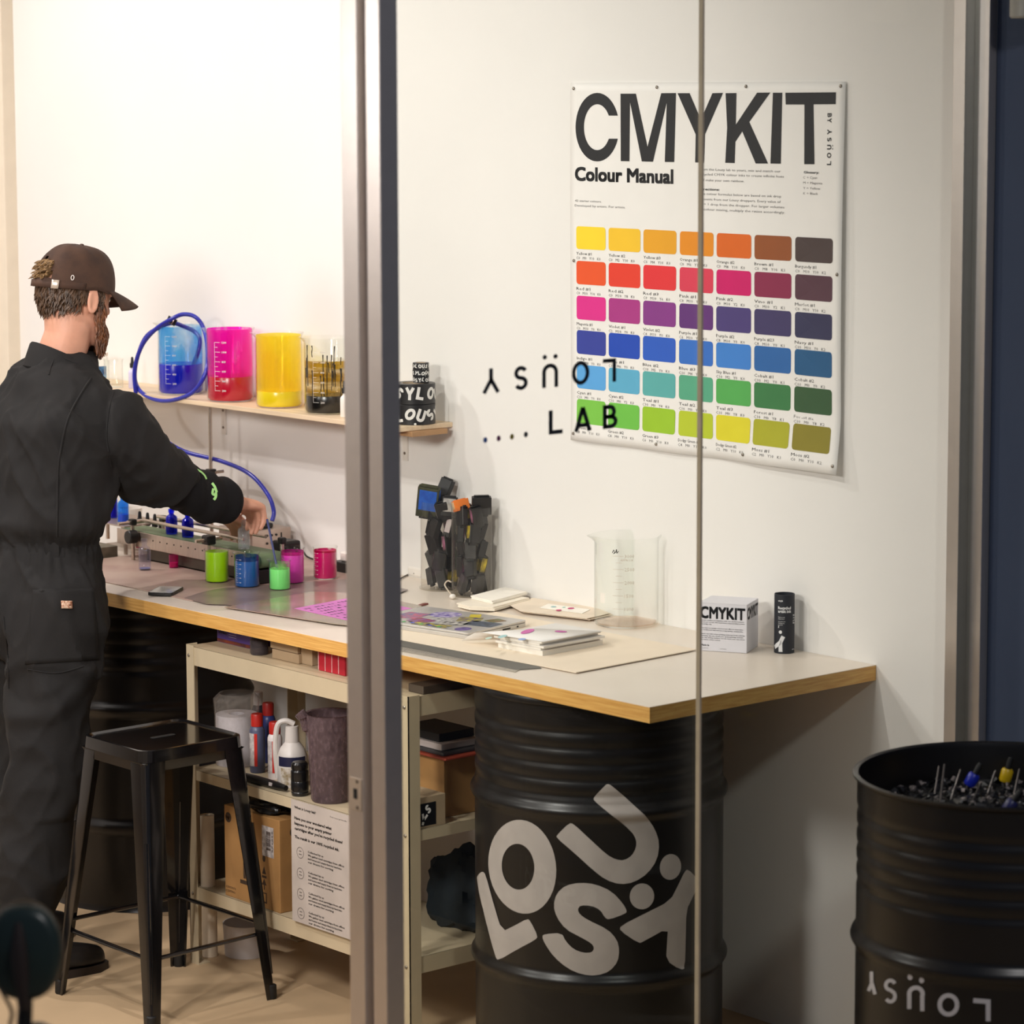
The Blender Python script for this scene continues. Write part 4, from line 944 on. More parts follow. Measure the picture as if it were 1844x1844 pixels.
# the top cover flops over to the left
zt_ = TZ+zz+0.0006
q = [onT(978, 1156, zz), onT(1085, 1137, zz), onT(925, 1130, zz), U(831, 1154, Z=TZ+0.010)]
nu = 12; vv = []; ff = []
for i in range(nu+1):
    s_ = i/nu; dz = -(zt_-TZ-0.010)*max(0, (s_-0.78)/0.22)**1.4
    for e_ in (q[0].lerp(q[3], s_), q[1].lerp(q[2], s_)): vv.append(Vector((e_.x, e_.y, zt_+dz)))
for i in range(nu): ff.append((2*i, 2*i+1, 2*i+3, 2*i+2))
fc_ = link('loose_cover', MB().add([p-Vector(b.location) for p in vv], ff).mesh('loose_cover', 60), m_cov, b); fc_.rotation_euler = (0, 0, -b.rotation_euler.z)
so_ = fc_.modifiers.new('t', 'SOLIDIFY'); so_.thickness = 0.0006
for px, py, r1_, r2_, c, ro in ((950, 1138, 0.034, 0.012, (206, 90, 170), 0.5), (905, 1147, 0.022, 0.008, (170, 212, 214), 0.5), (1010, 1138, 0.010, 0.016, (190, 80, 160), 0.3), (940, 1152, 0.013, 0.009, (150, 176, 226), 0.5), (880, 1150, 0.016, 0.006, (200, 226, 212), 0.5)):
    e_ = onT(px, py, zz)
    # find height of the flopped cover here
    s_ = max(0, min(1, (e_-q[0]).dot(q[3]-q[0])/(q[3]-q[0]).length_squared)); hz_ = zt_-(zt_-TZ-0.010)*max(0, (s_-0.78)/0.22)**1.4
    o = part('swash', MB().slab([Vector((e_.x+p[0], e_.y+p[1], hz_+0.0006))-Vector(b.location) for p in ell(0, 0, r1_, r2_, ro, 22)], EZ*0.0003), mat('swash '+str(c), c, 0.5), b, smooth=0); o.rotation_euler = (0, 0, -b.rotation_euler.z)
# stacks of blank paper and prints
def sheet_stack(name, label, cat, pxs, z0, th, m_, n=3, jit=0.004, group=None):
    t = thing(name, label, cat, (0, 0, 0), 0, group); q = [onT(*p, z0+th) for p in pxs]; rn = random.Random(len(label))
    for i in range(n):
        d = Vector((rn.uniform(-jit, jit), rn.uniform(-jit, jit), 0))
        part('sheet', MB().slab([Vector((p.x, p.y, TZ+z0+th*i/n+0.0002))+d for p in q], EZ*(th/n-0.0003)), m_, t, smooth=0)
    return t
Zq = lambda zx, zy: (720+zx/3.179, 840+zy/3.179)
m_pap = mat('blank paper', (240, 230, 214), 0.75, var=0.02)
sheet_stack('paper_stack', 'lower stack of blank cream cards behind the laptop', 'paper', [Zq(*p) for p in ((330, 782), (560, 722), (745, 752), (690, 765), (540, 806), (400, 800))], 0.0043, 0.010, m_pap, 3, 0.003)
sheet_stack('paper_stack', 'upper stack of blank white cards behind the laptop', 'paper', [Zq(*p) for p in ((408, 740), (605, 690), (730, 716), (530, 770))], 0.0147, 0.008, mat('white card stock', (246, 240, 230), 0.7), 3, 0.002)
sheet_stack('print_stack', 'loose cream prints lying between card stack and big beaker', 'paper', [Zq(*p) for p in ((640, 792), (770, 750), (1130, 805), (1210, 838), (1080, 868), (700, 825))], 0.0043, 0.005, mat('cream prints', (232, 216, 196), 0.7), 3, 0.006)
t = sheet_stack('watercolour_card', 'white card with pink and teal colour dabs left of the big beaker', 'paper', [Zq(*p) for p in ((800, 808), (850, 785), (1090, 818), (1045, 840))], 0.0096, 0.0012, mat('white card stock', (246, 240, 230)), 1, 0)
for p, r1_, c in (((880, 803), 0.010, (150, 190, 190)), ((980, 812), 0.012, (190, 40, 110)), ((910, 822), 0.010, (206, 60, 120)), ((940, 806), 0.006, (120, 180, 170))):
    q = onT(*Zq(*p), 0.0111); part('colour_dab', MB().slab([q+Vector(a_) for a_ in [(e[0], e[1], 0) for e in ell(0, 0, r1_, r1_*0.7, 0.6, 16)]], EZ*0.0002), mat('dab'+str(c), c, 0.6), t, smooth=0)
a = onT(725, 1097, 0.006); b_ = onT(768, 1084.5, 0.006)
o = part('red_ruler', MB().box((0, -0.006, 0), ((b_-a).length, 0.006, 0.004)), mat('dark red plastic', (120, 44, 34), 0.4), smooth=0, bevel=0.0008); o.location = (a.x, a.y, TZ+0.0005); o.rotation_euler = (0, 0, math.atan2((b_-a).y, (b_-a).x))
tag(o, 'dark red straight edge lying behind the laptop', 'ruler')
# charger
t = thing('charger', 'white power charger with cable near the clear cartridge tubes', 'charger', (0, 0, 0))
c = onT(756, 1038)
part('body', MB().box((c.x-0.02, c.y-0.03, TZ+0.0005), (c.x+0.02, c.y+0.03, TZ+0.028)), mat('white plastic', (236, 230, 222)), t, smooth=0, bevel=0.006)
part('cable', MB().tube(smooth_path([Vector((c.x-0.02, c.y, TZ+0.01))]+[onT(*p, 0.003) for p in ((745, 1030), (728, 1038), (715, 1045))]), 0.002, 8), mat('dark cord', (70, 56, 40), 0.5), t)
t = thing('white_plug', 'white cable end hanging in front of the cartridge tubes', 'plug', (0, 0, 0))
part('plug', MB().sphere(onT(815, 1074, 0.008), 0.0075, 14, 8, (1.2, 1, 0.9)), mat('white plastic', (236, 230, 222)), t)
part('cable', MB().tube(smooth_path([onT(813, 1071, 0.012), onT(806, 1062, 0.012), onT(801, 1053, 0.02), onT(806, 1046, 0.03), onT(812, 1048, 0.03)]), 0.002, 8), mat('white cord', (216, 200, 180), 0.5), t)

# ---- clear tubes full of printer cartridges
m_acr = glass('acrylic tube', (246, 244, 240), 1.4, haze=0.02)
m_cart = mat('black cartridge plastic', (21, 20, 21), 0.42, var=0.25, vscale=60)
m_cart2 = mat('grey cartridge plastic', (58, 56, 56), 0.45, var=0.2, vscale=60)
def cartridge(label, loc, size, rot, m_, lab=None, labc=None, group='printer cartridges in the clear tubes'):
    """ink cartridge: stepped block with print head, contact strip and label"""
    a_, b_, c_ = size
    t = thing('ink_cartridge', label, 'cartridge', loc, 0, group); t.rotation_euler = rot
    part('body', MB().box((-a_/2, -b_/2, -c_/2), (a_/2, b_/2, c_/2*0.86)).box((-a_/2*0.75, -b_/2*0.8, c_/2*0.86), (a_/2*0.2, b_/2*0.8, c_/2)), m_, t, smooth=0, bevel=0.001, seg=1)
    part('print_head', MB().box((-a_/2*0.6, -b_/2*0.7, -c_/2-0.006), (a_/2*0.3, b_/2*0.7, -c_/2)), m_blk, t, smooth=0)
    if lab: 
        part('label_sticker', MB().box((-a_/2*0.8, -b_/2-0.0004, -c_/2*0.55), (a_/2*0.8, -b_/2, c_/2*0.7)).box((-a_/2-0.0004, -b_/2*0.8, -c_/2*0.55), (-a_/2, b_/2*0.8, c_/2*0.7)), mat('cartridge label'+str(lab), lab, 0.4, rgb2=labc, vscale=50), t, smooth=0)
    return t
def cart_tube(label, px, py, R, H, seed, specials, words_):
    base = onT(px, py)+EZ*0.0005; base.x = min(base.x, -R-0.004)
    base.y = U(px, py, X=base.x).y
    t = thing('acrylic_tube', label, 'container', base, 0, 'clear cartridge tubes')
    part('wall', MB().lathe([(R-0.002, 0.004), (R, 0.004), (R, H), (R-0.002, H)], 56, close=False), m_acr, t, smooth=40)
    part('base', MB().lathe([(0, 0), (R+0.004, 0), (R+0.004, 0.004), (0, 0.004)], 56), m_acr, t, smooth=40)
    rn = random.Random(seed); k = 0
    for lay in range(5):
        z = 0.034+0.044*lay; a0 = rn.random()*6.28
        for j in range(4):
            a_ = a0+j*PI/2; sz = (rn.uniform(0.014, 0.02), rn.uniform(0.026, 0.034), rn.uniform(0.046, 0.06))
            rr_ = R*0.52
            cartridge('black printer cartridge, layer %s from the bottom, %s, in the %s' % (words_[lay], ('near side', 'right side', 'far side', 'left side')[int(((a_-VIEW) % (2*PI))/(PI/2)+0.5) % 4], label.split(' full')[0].replace('clear acrylic ', '')),
                      base+Vector((rr_*math.cos(a_), rr_*math.sin(a_), z)), sz, (rn.uniform(-.3, .3), rn.uniform(-.3, .3), a_+rn.uniform(-.5, .5)), m_cart if rn.random() < 0.72 else m_cart2,
                      *( [(((206, 200, 196), (120, 116, 112)), ((196, 120, 160), (206, 190, 196)), ((214, 190, 40), (60, 50, 20)))[rn.randrange(3)][i] for i in (0, 1)] if rn.random() < 0.42 else (None, None)))
    for s in specials: cartridge(s[0], base+Vector(s[1]), s[2], s[3], s[4], s[5], s[6])
W5 = ('one', 'two', 'three', 'four', 'five')
m_gb = mat('green black cartridge', (58, 62, 40), 0.4, var=0.3, vscale=60)
m_or = mat('orange cartridge', (226, 120, 40), 0.4)
vx = Vector((math.cos(VIEW), math.sin(VIEW), 0))
cart_tube('clear acrylic left tube full of old printer cartridges', 796, 1052, 0.056, 0.232, 1, [
    ('large cartridge with a bright blue label on top of the left tube', (-0.035, 0.012, 0.235), (0.022, 0.058, 0.09), (0.15, -0.25, VIEW+PI/2+1.35), m_gb, (40, 104, 200), (30, 80, 170)),
    ('black cartridge tucked behind the blue labelled one', (0.02, 0.01, 0.262), (0.02, 0.035, 0.06), (0.3, 0.3, 0.4), m_cart, None, None),
    ('black cartridge with a white barcode label on the left tube', (0.0, -0.032, 0.222), (0.024, 0.04, 0.055), (0.1, 0.1, VIEW+PI/2+1.5), m_cart, (210, 206, 200), (150, 146, 142))], W5)
cart_tube('clear acrylic right tube full of old printer cartridges', 850, 1071, 0.053, 0.232, 4, [
    ('orange and yellow cartridge on top of the right tube', (-0.02, 0.02, 0.236), (0.03, 0.04, 0.03), (0.2, -0.2, VIEW+0.2), m_or, (230, 206, 170), (214, 180, 130)),
    ('black toothed cartridge sticking out of the right tube', (0.01, -0.028, 0.238), (0.02, 0.05, 0.05), (0.0, 0.15, VIEW+0.1), m_cart, None, None)], W5)

# ================================================================== wall shelf and what stands on it
SZ = 1.356
m_wood = mat('pale shelf wood', (226, 202, 170), 0.55, var=0.08, vscale=10, stretch=(8, 0.6, 8))
sf = thing('wall_shelf', 'pale wooden shelf board on brackets above the workbench', 'shelf', (0, 0, 0))
part('board', MB().box((-0.185, 1.80, SZ-0.013), (-0.0008, 3.55, SZ)), m_wood, sf, smooth=0, bevel=0.0015)
part('batten', MB().box((-0.150, 1.785, SZ-0.027), (-0.03, 1.90, SZ-0.0135)), mat('brown batten wood', (176, 136, 96), 0.6, var=0.1, vscale=14), sf, smooth=0, bevel=0.001)
for px in (374, 700):
    y = U(px, 745, X=-0.06).y
    b = part('bracket', MB().box((-0.006, y-0.010, SZ-0.12), (-0.0006, y+0.010, SZ-0.0135)).box((-0.15, y-0.010, SZ-0.0195), (-0.006, y+0.010, SZ-0.0136)), mat('white bracket', (226, 220, 212), 0.4), sf, smooth=0)
    for z in (0.05, 0.1): part('screw', MB().cyl((-0.0075, y, SZ-z), (-0.005, y, SZ-z), 0.004, 10), mat('dull screw', (120, 108, 98)), b)
def onS(px, py): return U(px, py, Z=SZ)+EZ*0.0004
G_S = 'big ink beakers on the wall shelf'
HB = 0.206
b1 = onS(326, 708); b2 = onS(415, 721); b3 = onS(503, 732); b4 = onS(591, 743)
beaker('large shelf beaker half full of deep blue ink with a hose', b1, 0.0655, HB, (4, 24, 206), 0.42, (112, 200, 255), 0.60, 13, group=G_S, spout=2.7, film_top=0.95)
beaker('large shelf beaker with crimson ink and hot pink splashed glass', b2, 0.0660, HB, (188, 12, 50), 0.34, (255, 44, 204), 0.78, 16, group=G_S, spout=2.6, stretch=(1, 1, 0.5), film_top=0.99)
beaker('large shelf beaker coated in bright yellow ink', b3, 0.0645, HB, (252, 222, 30), 0.22, (255, 238, 84), 0.86, 7, group=G_S, marks=False, spout=2.6, film_top=0.97)
bk = beaker('large shelf beaker of black ink with dribbled streaks', b4, 0.0640, HB, (16, 14, 14), 0.24, (196, 160, 56), 0.5, 12, group=G_S, spout=2.4, stretch=(0.6, 0.6, 3.0), film_top=0.7, mcol=mat('pale print', (220, 214, 204), 0.6))
m = MB(); rn = random.Random(8)
for i in range(22):
    a = VIEW+rn.uniform(-1.3, 1.3); z1 = rn.uniform(0.09, 0.19); z0 = max(0.05, z1-rn.uniform(0.02, 0.11)); pts = []
    for k in range(5): aa = a+rn.uniform(-.02, .02); pts.append((0.0618*math.cos(aa), 0.0618*math.sin(aa), z0+(z1-z0)*k/4))
    m.tube(pts, [0.0012, 0.001, 0.0014, 0.001, 0.0018], 6)
part('dribbles', m, mat('black dribble', (24, 20, 16), 0.4), bk)['kind'] = 'stuff'
# binder clip on the rim of the blue beaker
cp = U(309, 578, X=b1.x-0.045)
t = thing('binder_clip', 'black binder clip gripping the rim of the blue beaker', 'clip', cp, VIEW+PI/2)
t.rotation_euler = (0, 0.5, VIEW+PI/2)
part('body', MB().slab([Vector(p) for p in ((-0.014, -0.007, 0.010), (-0.014, 0.007, 0.010), (-0.014, 0.001, -0.010), (-0.014, -0.001, -0.010))], EX*0.028), m_blk, t, smooth=0)
for s in (-1, 1): part('arm', MB().tube([(-0.006, 0.0065*s, 0.009), (-0.004, 0.009*s, -0.008), (0.004, 0.009*s, -0.008), (0.006, 0.0065*s, 0.009)], 0.0009, 6), m_rod, t)
# blue hose
P_ = lambda px, py, X: U(px, py, X=X)
xb = b1.x
hp = [P_(343, 668, xb+0.01), P_(356, 637, xb+0.02), P_(360, 612, xb+0.03), P_(350, 597, xb+0.03), P_(331, 588, xb), P_(312, 582, xb-0.03), P_(290, 588, xb-0.06), P_(262, 608, xb-0.075), P_(246, 650, xb-0.08), P_(244, 688, xb-0.08),
      P_(262, 712, xb-0.085), P_(300, 722, xb-0.088), P_(345, 708, xb-0.086), P_(370, 672, xb-0.07), P_(374, 630, xb-0.03), P_(367, 592, xb), P_(352, 571, xb-0.01), P_(330, 566, xb-0.03), P_(308, 575, xb-0.058), P_(280, 593, xb-0.08), P_(256, 622, xb-0.092), P_(243, 662, xb-0.096),
      P_(244, 702, xb-0.092), P_(252, 738, xb-0.08), P_(285, 782, -0.18), P_(330, 812, -0.14), P_(400, 831, -0.10), P_(450, 854, -0.09), P_(482, 890, -0.09), P_(493, 920, -0.09), P_(490, 938, -0.10)]
hp[-1].z = max(hp[-1].z, TZ+0.095)
o = part('blue_hose', MB().tube(smooth_path(hp, 7), 0.0062, 12), mat('blue hose', (46, 52, 168), 0.25, var=0.1)); tag(o, 'coiled blue plastic hose running from beaker to filling machine', 'hose')
# white dropper bottle
t = bottle('dropper_bottle', 'slim white dropper bottle at the end of the ink beakers', onS(621, 751), 0.0122, 0.076, None, glassm=mat('white plastic', (236, 230, 222)), cap='dropper')
t = bottle('dropper_bottle', 'pale lilac dropper bottle left of the blue beaker', onS(239, 699), 0.0120, 0.072, None, glassm=mat('lilac plastic', (214, 208, 236), 0.4), cap='dropper')
# jars behind the man's chin
t = thing('glass_jar', 'clear glass jar with a blue label behind the man on the shelf', 'jar', onS(178, 693))
part('glass_wall', MB().lathe([(0, 0), (0.030, 0), (0.032, 0.004), (0.032, 0.07), (0.028, 0.078), (0.028, 0.086), (0.026, 0.086), (0.026, 0.077), (0.030, 0.069), (0.030, 0.005), (0, 0.003)], 32, close=False), m_glass, t)
m = MB(); cyl_patch(m, 0.0324, VIEW-0.9, VIEW+0.9, 0.022, 0.058, 12); part('label_sticker', m, mat('blue jar label', (90, 150, 190), 0.5, rgb2=(40, 70, 110), vscale=60), t)
part('lid', MB().lathe([(0, 0.0865), (0.029, 0.0865), (0.029, 0.096), (0, 0.096)], 28), mat('pale lid', (226, 212, 196), 0.4), t)
beaker('empty clear beaker on the shelf between jar and blue beaker', onS(205, 698), 0.028, 0.085, None, marks=True, spout=0.4)
# tape rolls
tp = onS(747, 762); RR = 0.0545; m_tape = mat('black tape', (30, 29, 30), 0.4)
def tape_roll(label, z, R, h, seed, scale):
    t = thing('tape_roll', label, 'tape', (tp.x+(0.012 if R < 0.04 else 0), tp.y-(0.012 if R < 0.04 else 0), z), 0, 'tape rolls on the shelf end')
    part('roll', MB().lathe([(R*0.62, 0), (R-0.001, 0), (R, 0.001), (R, h-0.001), (R-0.001, h), (R*0.62, h), (R*0.62, 0)], 48, close=False), m_tape, t)
    part('core', MB().lathe([(R*0.58, 0.0003), (R*0.62, 0.0003), (R*0.62, h-0.0003), (R*0.58, h-0.0003), (R*0.58, 0.0003)], 40, close=False), mat('card core', (196, 176, 150), 0.7), t)
    rn = random.Random(seed); m = MB(); u_ = -1.9*R
    k = seed % 5
    while u_ < 2.2*R:
        c = 'LOuSY'[k % 5]; k += 1; ro = rn.uniform(-0.7, 0.7); v, f = flat2d(glyph(c, 0.24)); v, f = cut2d(v, f, 0.12)
        s = h*scale; cc, ss = math.cos(ro), math.sin(ro); zc = h*0.5+rn.uniform(-.08, .08)*h
        m.add([((R+0.0004)*math.cos(VIEW+(u_+((p[0]-.36)*cc-(p[1]-.5)*ss)*s)/R), (R+0.0004)*math.sin(VIEW+(u_+((p[0]-.36)*cc-(p[1]-.5)*ss)*s)/R), min(h-0.0005, max(0.0005, zc+((p[0]-.36)*ss+(p[1]-.5)*cc)*s))) for p in v], f)
        u_ += s*0.92
    part('lettering', m, mat('white tape print', (228, 226, 222), 0.5), t, smooth=0)['kind'] = 'stuff'
tape_roll('lower wide black tape roll printed with white letters', SZ+0.0005, RR, 0.053, 3, 0.62)
tape_roll('upper wide black tape roll printed with white letters', SZ+0.054, RR, 0.053, 6, 0.62)
for i, L in enumerate(('lowest of the three narrow tape rolls', 'middle of the three narrow tape rolls', 'topmost of the three narrow tape rolls')):
    tape_roll(L+' on the wide ones', SZ+0.1076+0.0178*i, 0.0215+0.0006*(i == 1), 0.0172, 10+i, 0.6)

# ================================================================== storage rack under the bench
m_rack = mat('beige enamelled steel', (196, 180, 150), 0.45, var=0.03)
RX0, RX1, RY0, RY1 = -0.752, -0.40, 1.062, 1.962
rk = thing('storage_rack', 'beige metal storage rack with three shelves under the bench', 'rack', (0, 0, 0))
def angle_post(x, y, sx, sy):
    a = 0.034; th = 0.0025
    m = MB().box((min(x, x+sx*th), min(y, y+sy*a), 0.004), (max(x, x+sx*th), max(y, y+sy*a), 0.832))
    m.box((min(x, x+sx*a), min(y, y+sy*th), 0.004), (max(x, x+sx*a), max(y, y+sy*th), 0.832))
    p = part('post', m, m_rack, rk, smooth=0)
    part('foot', MB().box((min(x, x+sx*0.036), min(y, y+sy*0.036), 0.0), (max(x, x+sx*0.036), max(y, y+sy*0.036), 0.004)), m_rack, p, smooth=0)
    for z in (0.805, 0.500, 0.185):
        part('bolt', MB().sphere((x-sx*0.001, y+sy*0.014, z), 0.0045, 10, 6, (0.6, 1, 1)), m_pin, p)
    return p
angle_post(RX0, RY0, 1, 1); angle_post(RX0, RY1, 1, -1); angle_post(RX1, RY0, -1, 1); angle_post(RX1, RY1, -1, -1)
S_T, S_M, S_L = 0.828, 0.510, 0.205
for z, lip in ((S_T, 0.047), (S_M, 0.026), (S_L, 0.040)):
    m = MB().box((RX0+0.003, RY0+0.003, z-0.003), (RX1-0.003, RY1-0.003, z))
    s = part('shelf_panel', m, m_rack, rk, smooth=0)
    for q in (((RX0+0.0026, RY0+0.003), (RX0+0.005, RY1-0.003)), ((RX1-0.005, RY0+0.003), (RX1-0.0026, RY1-0.003)), ((RX0+0.005, RY0+0.0026), (RX1-0.005, RY0+0.005)), ((RX0+0.005, RY1-0.005), (RX1-0.005, RY1-0.0026))):
        part('lip', MB().box((q[0][0], q[0][1], z-lip), (q[1][0], q[1][1], z)), m_rack, s, smooth=0)
def px_box(name, label, cat, pl, pr, pyl, Zb, h, depth, m_, group=None, bevel=0.0015, X=None, part_name='body'):
    """box facing the room: left/right edge pixels, base-left pixel row, on height Zb"""
    x = U(pl, pyl, Z=Zb).x if X is None else X
    ya = min(U(pl, pyl, X=x).y, RY1-0.008); yb = max(U(pr, pyl, X=x).y, RY0+0.008)
    t = thing(name, label, cat, (0, 0, 0), 0, group)
    part(part_name, MB().box((x, yb, Zb+0.0005), (x+depth, ya, Zb+h)), m_, t, smooth=0, bevel=bevel)
    return t, x, ya, yb
# --- top shelf
m_pur = mat('purple carton', (84, 62, 140), 0.5)
t, x, ya, yb = px_box('glove_box', 'purple carton of nitrile gloves on the top rack shelf', 'box', 391, 452, 1170, S_T, 0.052, 0.11, m_pur, X=-0.66)
m = MB(); put_text(m, 'Nitrile', (x-0.0006, ya-0.010, S_T+0.024), -EY, EZ, h=0.010, bold=0.03); 
for i in range(3): m.box((x-0.0006, ya-0.085, S_T+0.031-0.006*i), (x-0.0003, ya-0.052, S_T+0.032-0.006*i))
part('print', m, mat('pale violet print', (206, 196, 226), 0.6), t, smooth=0)['kind'] = 'stuff'
part('stripe', MB().box((x-0.0008, yb+0.002, S_T+0.002), (x-0.0002, ya-0.002, S_T+0.010)), mat('dark stripe', (34, 26, 36), 0.6, rgb2=(130, 60, 40), vscale=25), t, smooth=0)
t = thing('plastic_jar', 'clear plastic jar with dark lid beside the glove carton', 'jar', U(467, 1178, Z=S_T)+EZ*0.0005); t.location.x = max(t.location.x, -0.69)
part('jar_wall', MB().lathe([(0, 0), (0.021, 0), (0.023, 0.004), (0.023, 0.036), (0.019, 0.040), (0, 0.040)], 24), glass('grey jar', (150, 144, 150), 1.4, haze=0.25, hazecol=(120, 112, 116)), t)
part('lid', MB().lathe([(0, 0.0402), (0.020, 0.0402), (0.020, 0.050), (0, 0.050)], 24), m_blk, t)
m_card = mat('brown cardboard', (164, 122, 72), 0.75, var=0.08, vscale=14)
def slump(c, r, sc_, seed):
    m = MB().sphere((0, 0, 0), 1, 36, 22); rn = random.Random(seed); from mathutils import noise as nz_
    for i, p in enumerate(m.v):
        k = 1+0.30*nz_.noise(p*1.7+Vector((seed, 0, 0)))+0.16*nz_.noise(p*4.2+Vector((0, seed, 0)))+0.06*nz_.noise(p*9)
        q = Vector((p.x*k*sc_[0]*r, p.y*k*sc_[1]*r, p.z*k*sc_[2]*r))
        q.z = max(q.z, -sc_[2]*r*0.6)+sc_[2]*r*0.6                       # sits flat
        m.v[i] = Vector(c)+q
    return m
m_gcard = mat('grey cardboard', (170, 148, 118), 0.75, var=0.06, vscale=14)
px_box('card_box', 'lower flat grey card box on the top rack shelf', 'box', 490, 538, 1195, S_T, 0.024, 0.15, m_gcard, X=-0.69)
px_box('card_box', 'upper flat grey card box on the top rack shelf', 'box', 487, 536, 1195, S_T+0.0245, 0.024, 0.15, m_gcard, X=-0.688)
px_box('card_box', 'narrow upright grey card box next to the red packets', 'box', 542, 562, 1205, S_T, 0.050, 0.12, m_gcard, X=-0.68)
m_red = mat('red packet', (170, 24, 44), 0.4, var=0.1)
for i, L in enumerate(('leftmost', 'second', 'third', 'fourth')):
    t, x, ya, yb = px_box('red_packet', '%s upright red packet%s on the top rack shelf' % (L, '' if i == 0 else ' from the left'), 'packet', 574+12*i, 585+12*i, 1213+2*i, S_T, 0.050, 0.10, m_red, 'red packets on the rack', X=-0.70)
    part('edge_seam', MB().tube([(x-0.001, ya-0.001, S_T+0.003+0.005*k) for k in range(10)], 0.0011, 6), mat('pale seam', (226, 180, 180), 0.5), t)
px_box('card_box', 'dark flat box on the rack top shelf right of the mullion', 'box', 735, 800, 1218, S_T, 0.020, 0.2, mat('dark brown card', (74, 62, 50), 0.7), X=-0.70)
# --- middle shelf
def rbottle(label, px, py, R, H, body, capc, labels=True):
    p = U(px, py, Z=S_M); p.x = max(min(p.x, -0.45), -0.715); p = U(px, py, X=p.x); p.z = S_M+0.0005
    t = thing('refill_bottle', label, 'bottle', p, 0, 'refill bottles on the middle rack shelf')
    part('body', MB().lathe([(0, 0), (R*0.95, 0), (R, 0.004), (R, H*0.72), (R*0.86, H*0.77), (R*0.72, H*0.79), (0, H*0.79)], 28), mat('refill '+str(body), body, 0.4), t)
    part('cap', MB().lathe([(0, H*0.792), (R*0.78, H*0.792), (R*0.80, H*0.97), (R*0.72, H), (0, H)], 24), mat('cap '+str(capc), capc, 0.4), t)
    if labels:
        m = MB(); cyl_patch(m, R+0.0005, VIEW-1.25, VIEW-0.35, H*0.12, H*0.68, 8); part('white_label', m, mat('white label', (206, 198, 194), 0.5, rgb2=(150, 144, 144), vscale=90), t)
        m = MB(); cyl_patch(m, R+0.0006, VIEW-0.35, VIEW+0.05, H*0.12, H*0.68, 6); part('red_label', m, mat('red label', (190, 40, 30), 0.5), t)
    return t
t = thing('film_roll', 'wide white roll in a clear bag at the back of the middle shelf', 'roll', (-0.625, U(424, 1290, X=-0.625).y-0.005, S_M+0.0005))
part('roll', MB().lathe([(0.02, 0), (0.054, 0), (0.054, 0.13), (0.02, 0.13), (0.02, 0)], 36, close=False), mat('white roll', (214, 212, 220), 0.6), t)
part('bag', MB().lathe([(0.056, 0.0), (0.057, 0.13), (0.060, 0.17), (0.045, 0.185)], 30, close=False), glass('plastic bag', (240, 238, 236), 1.3, haze=0.15, hazecol=(200, 190, 180)), t)
rbottle('blue-grey refill bottle with red cap nearest the stool', 464, 1390, 0.0195, 0.150, (78, 82, 108), (176, 36, 28))
rbottle('white refill bottle with red cap second from the stool', 496, 1402, 0.0185, 0.145, (214, 206, 204), (176, 36, 28))
rbottle('blue refill bottle with red cap behind the two front bottles', 484, 1372, 0.0185, 0.155, (44, 54, 110), (150, 30, 26), False)
rbottle('short dark refill bottle with white cap in front of the white roll', 466, 1358, 0.016, 0.165, (60, 60, 70), (220, 216, 218), False)
rbottle('small black capped bottle half hidden by the stool', 441, 1378, 0.017, 0.115, (40, 38, 40), (26, 24, 26), False)
p = U(527, 1410, X=-0.665); p.z = S_M+0.0005
t = thing('detergent_jug', 'white plastic jug with an arched handle and dark blue band', 'jug', p)
part('body', MB().lathe([(0, 0), (0.036, 0), (0.038, 0.005), (0.038, 0.075), (0.030, 0.095), (0.018, 0.110), (0.016, 0.150), (0, 0.150)], 28), mat('white jug plastic', (206, 200, 194), 0.4), t)
m = MB(); cyl_patch(m, 0.0386, VIEW-1.0, VIEW+1.0, 0.054, 0.078, 10); part('band', m, mat('navy band', (30, 32, 62), 0.4), t)
m = MB(); cyl_patch(m, 0.0386, VIEW-0.8, VIEW+0.8, 0.008, 0.050, 10); part('label_sticker', m, mat('jug label', (220, 214, 206), 0.5, rgb2=(150, 132, 100), vscale=80), t)
rr_ = Vector((math.cos(VIEW-PI/2), math.sin(VIEW-PI/2), 0))
part('handle', MB().tube(smooth_path([rr_*0.036+EZ*0.02, rr_*0.042+EZ*0.09, rr_*0.036+EZ*0.150, rr_*0.016+EZ*0.163, -rr_*0.006+EZ*0.155]), 0.007, 10), mat('white jug plastic', (206, 200, 194)), t)
p = U(540, 1424, X=-0.715); p.z = S_M+0.0005
t = thing('black_canister', 'ribbed black cylindrical canister in front of the jug', 'canister', p)
part('body', MB().lathe([(0, 0), (0.020, 0), (0.0215, 0.008), (0.0205, 0.010), (0.022, 0.014), (0.022, 0.034), (0.021, 0.036), (0.022, 0.038), (0.022, 0.060), (0.019, 0.064), (0.021, 0.067), (0.021, 0.078), (0.017, 0.083), (0, 0.083)], 32), mat('gloss black plastic', (20, 20, 22), 0.25), t)
p = U(596, 1440, X=-0.69); p.z = S_M+0.0005
t = thing('pitcher', 'big cloudy measuring pitcher stained purple beside the mullion', 'pitcher', p)
rn_p = [(0, 0), (0.046, 0), (0.049, 0.006), (0.058, 0.215), (0.061, 0.217), (0.056, 0.215), (0.047, 0.008), (0, 0.006)]
part('wall', MB().lathe(rn_p, 36, close=False), glass('cloudy pitcher', (178, 160, 164), 1.35, haze=0.30, hazecol=(150, 128, 132)), t)
part('ink_residue', MB().lathe([(0, 0.007), (0.0462, 0.008), (0.0515, 0.13), (0, 0.005)], 36, close=False), film('purple residue', (58, 36, 74), 0.62, 9, (1, 1, 0.5), 0.2), t)
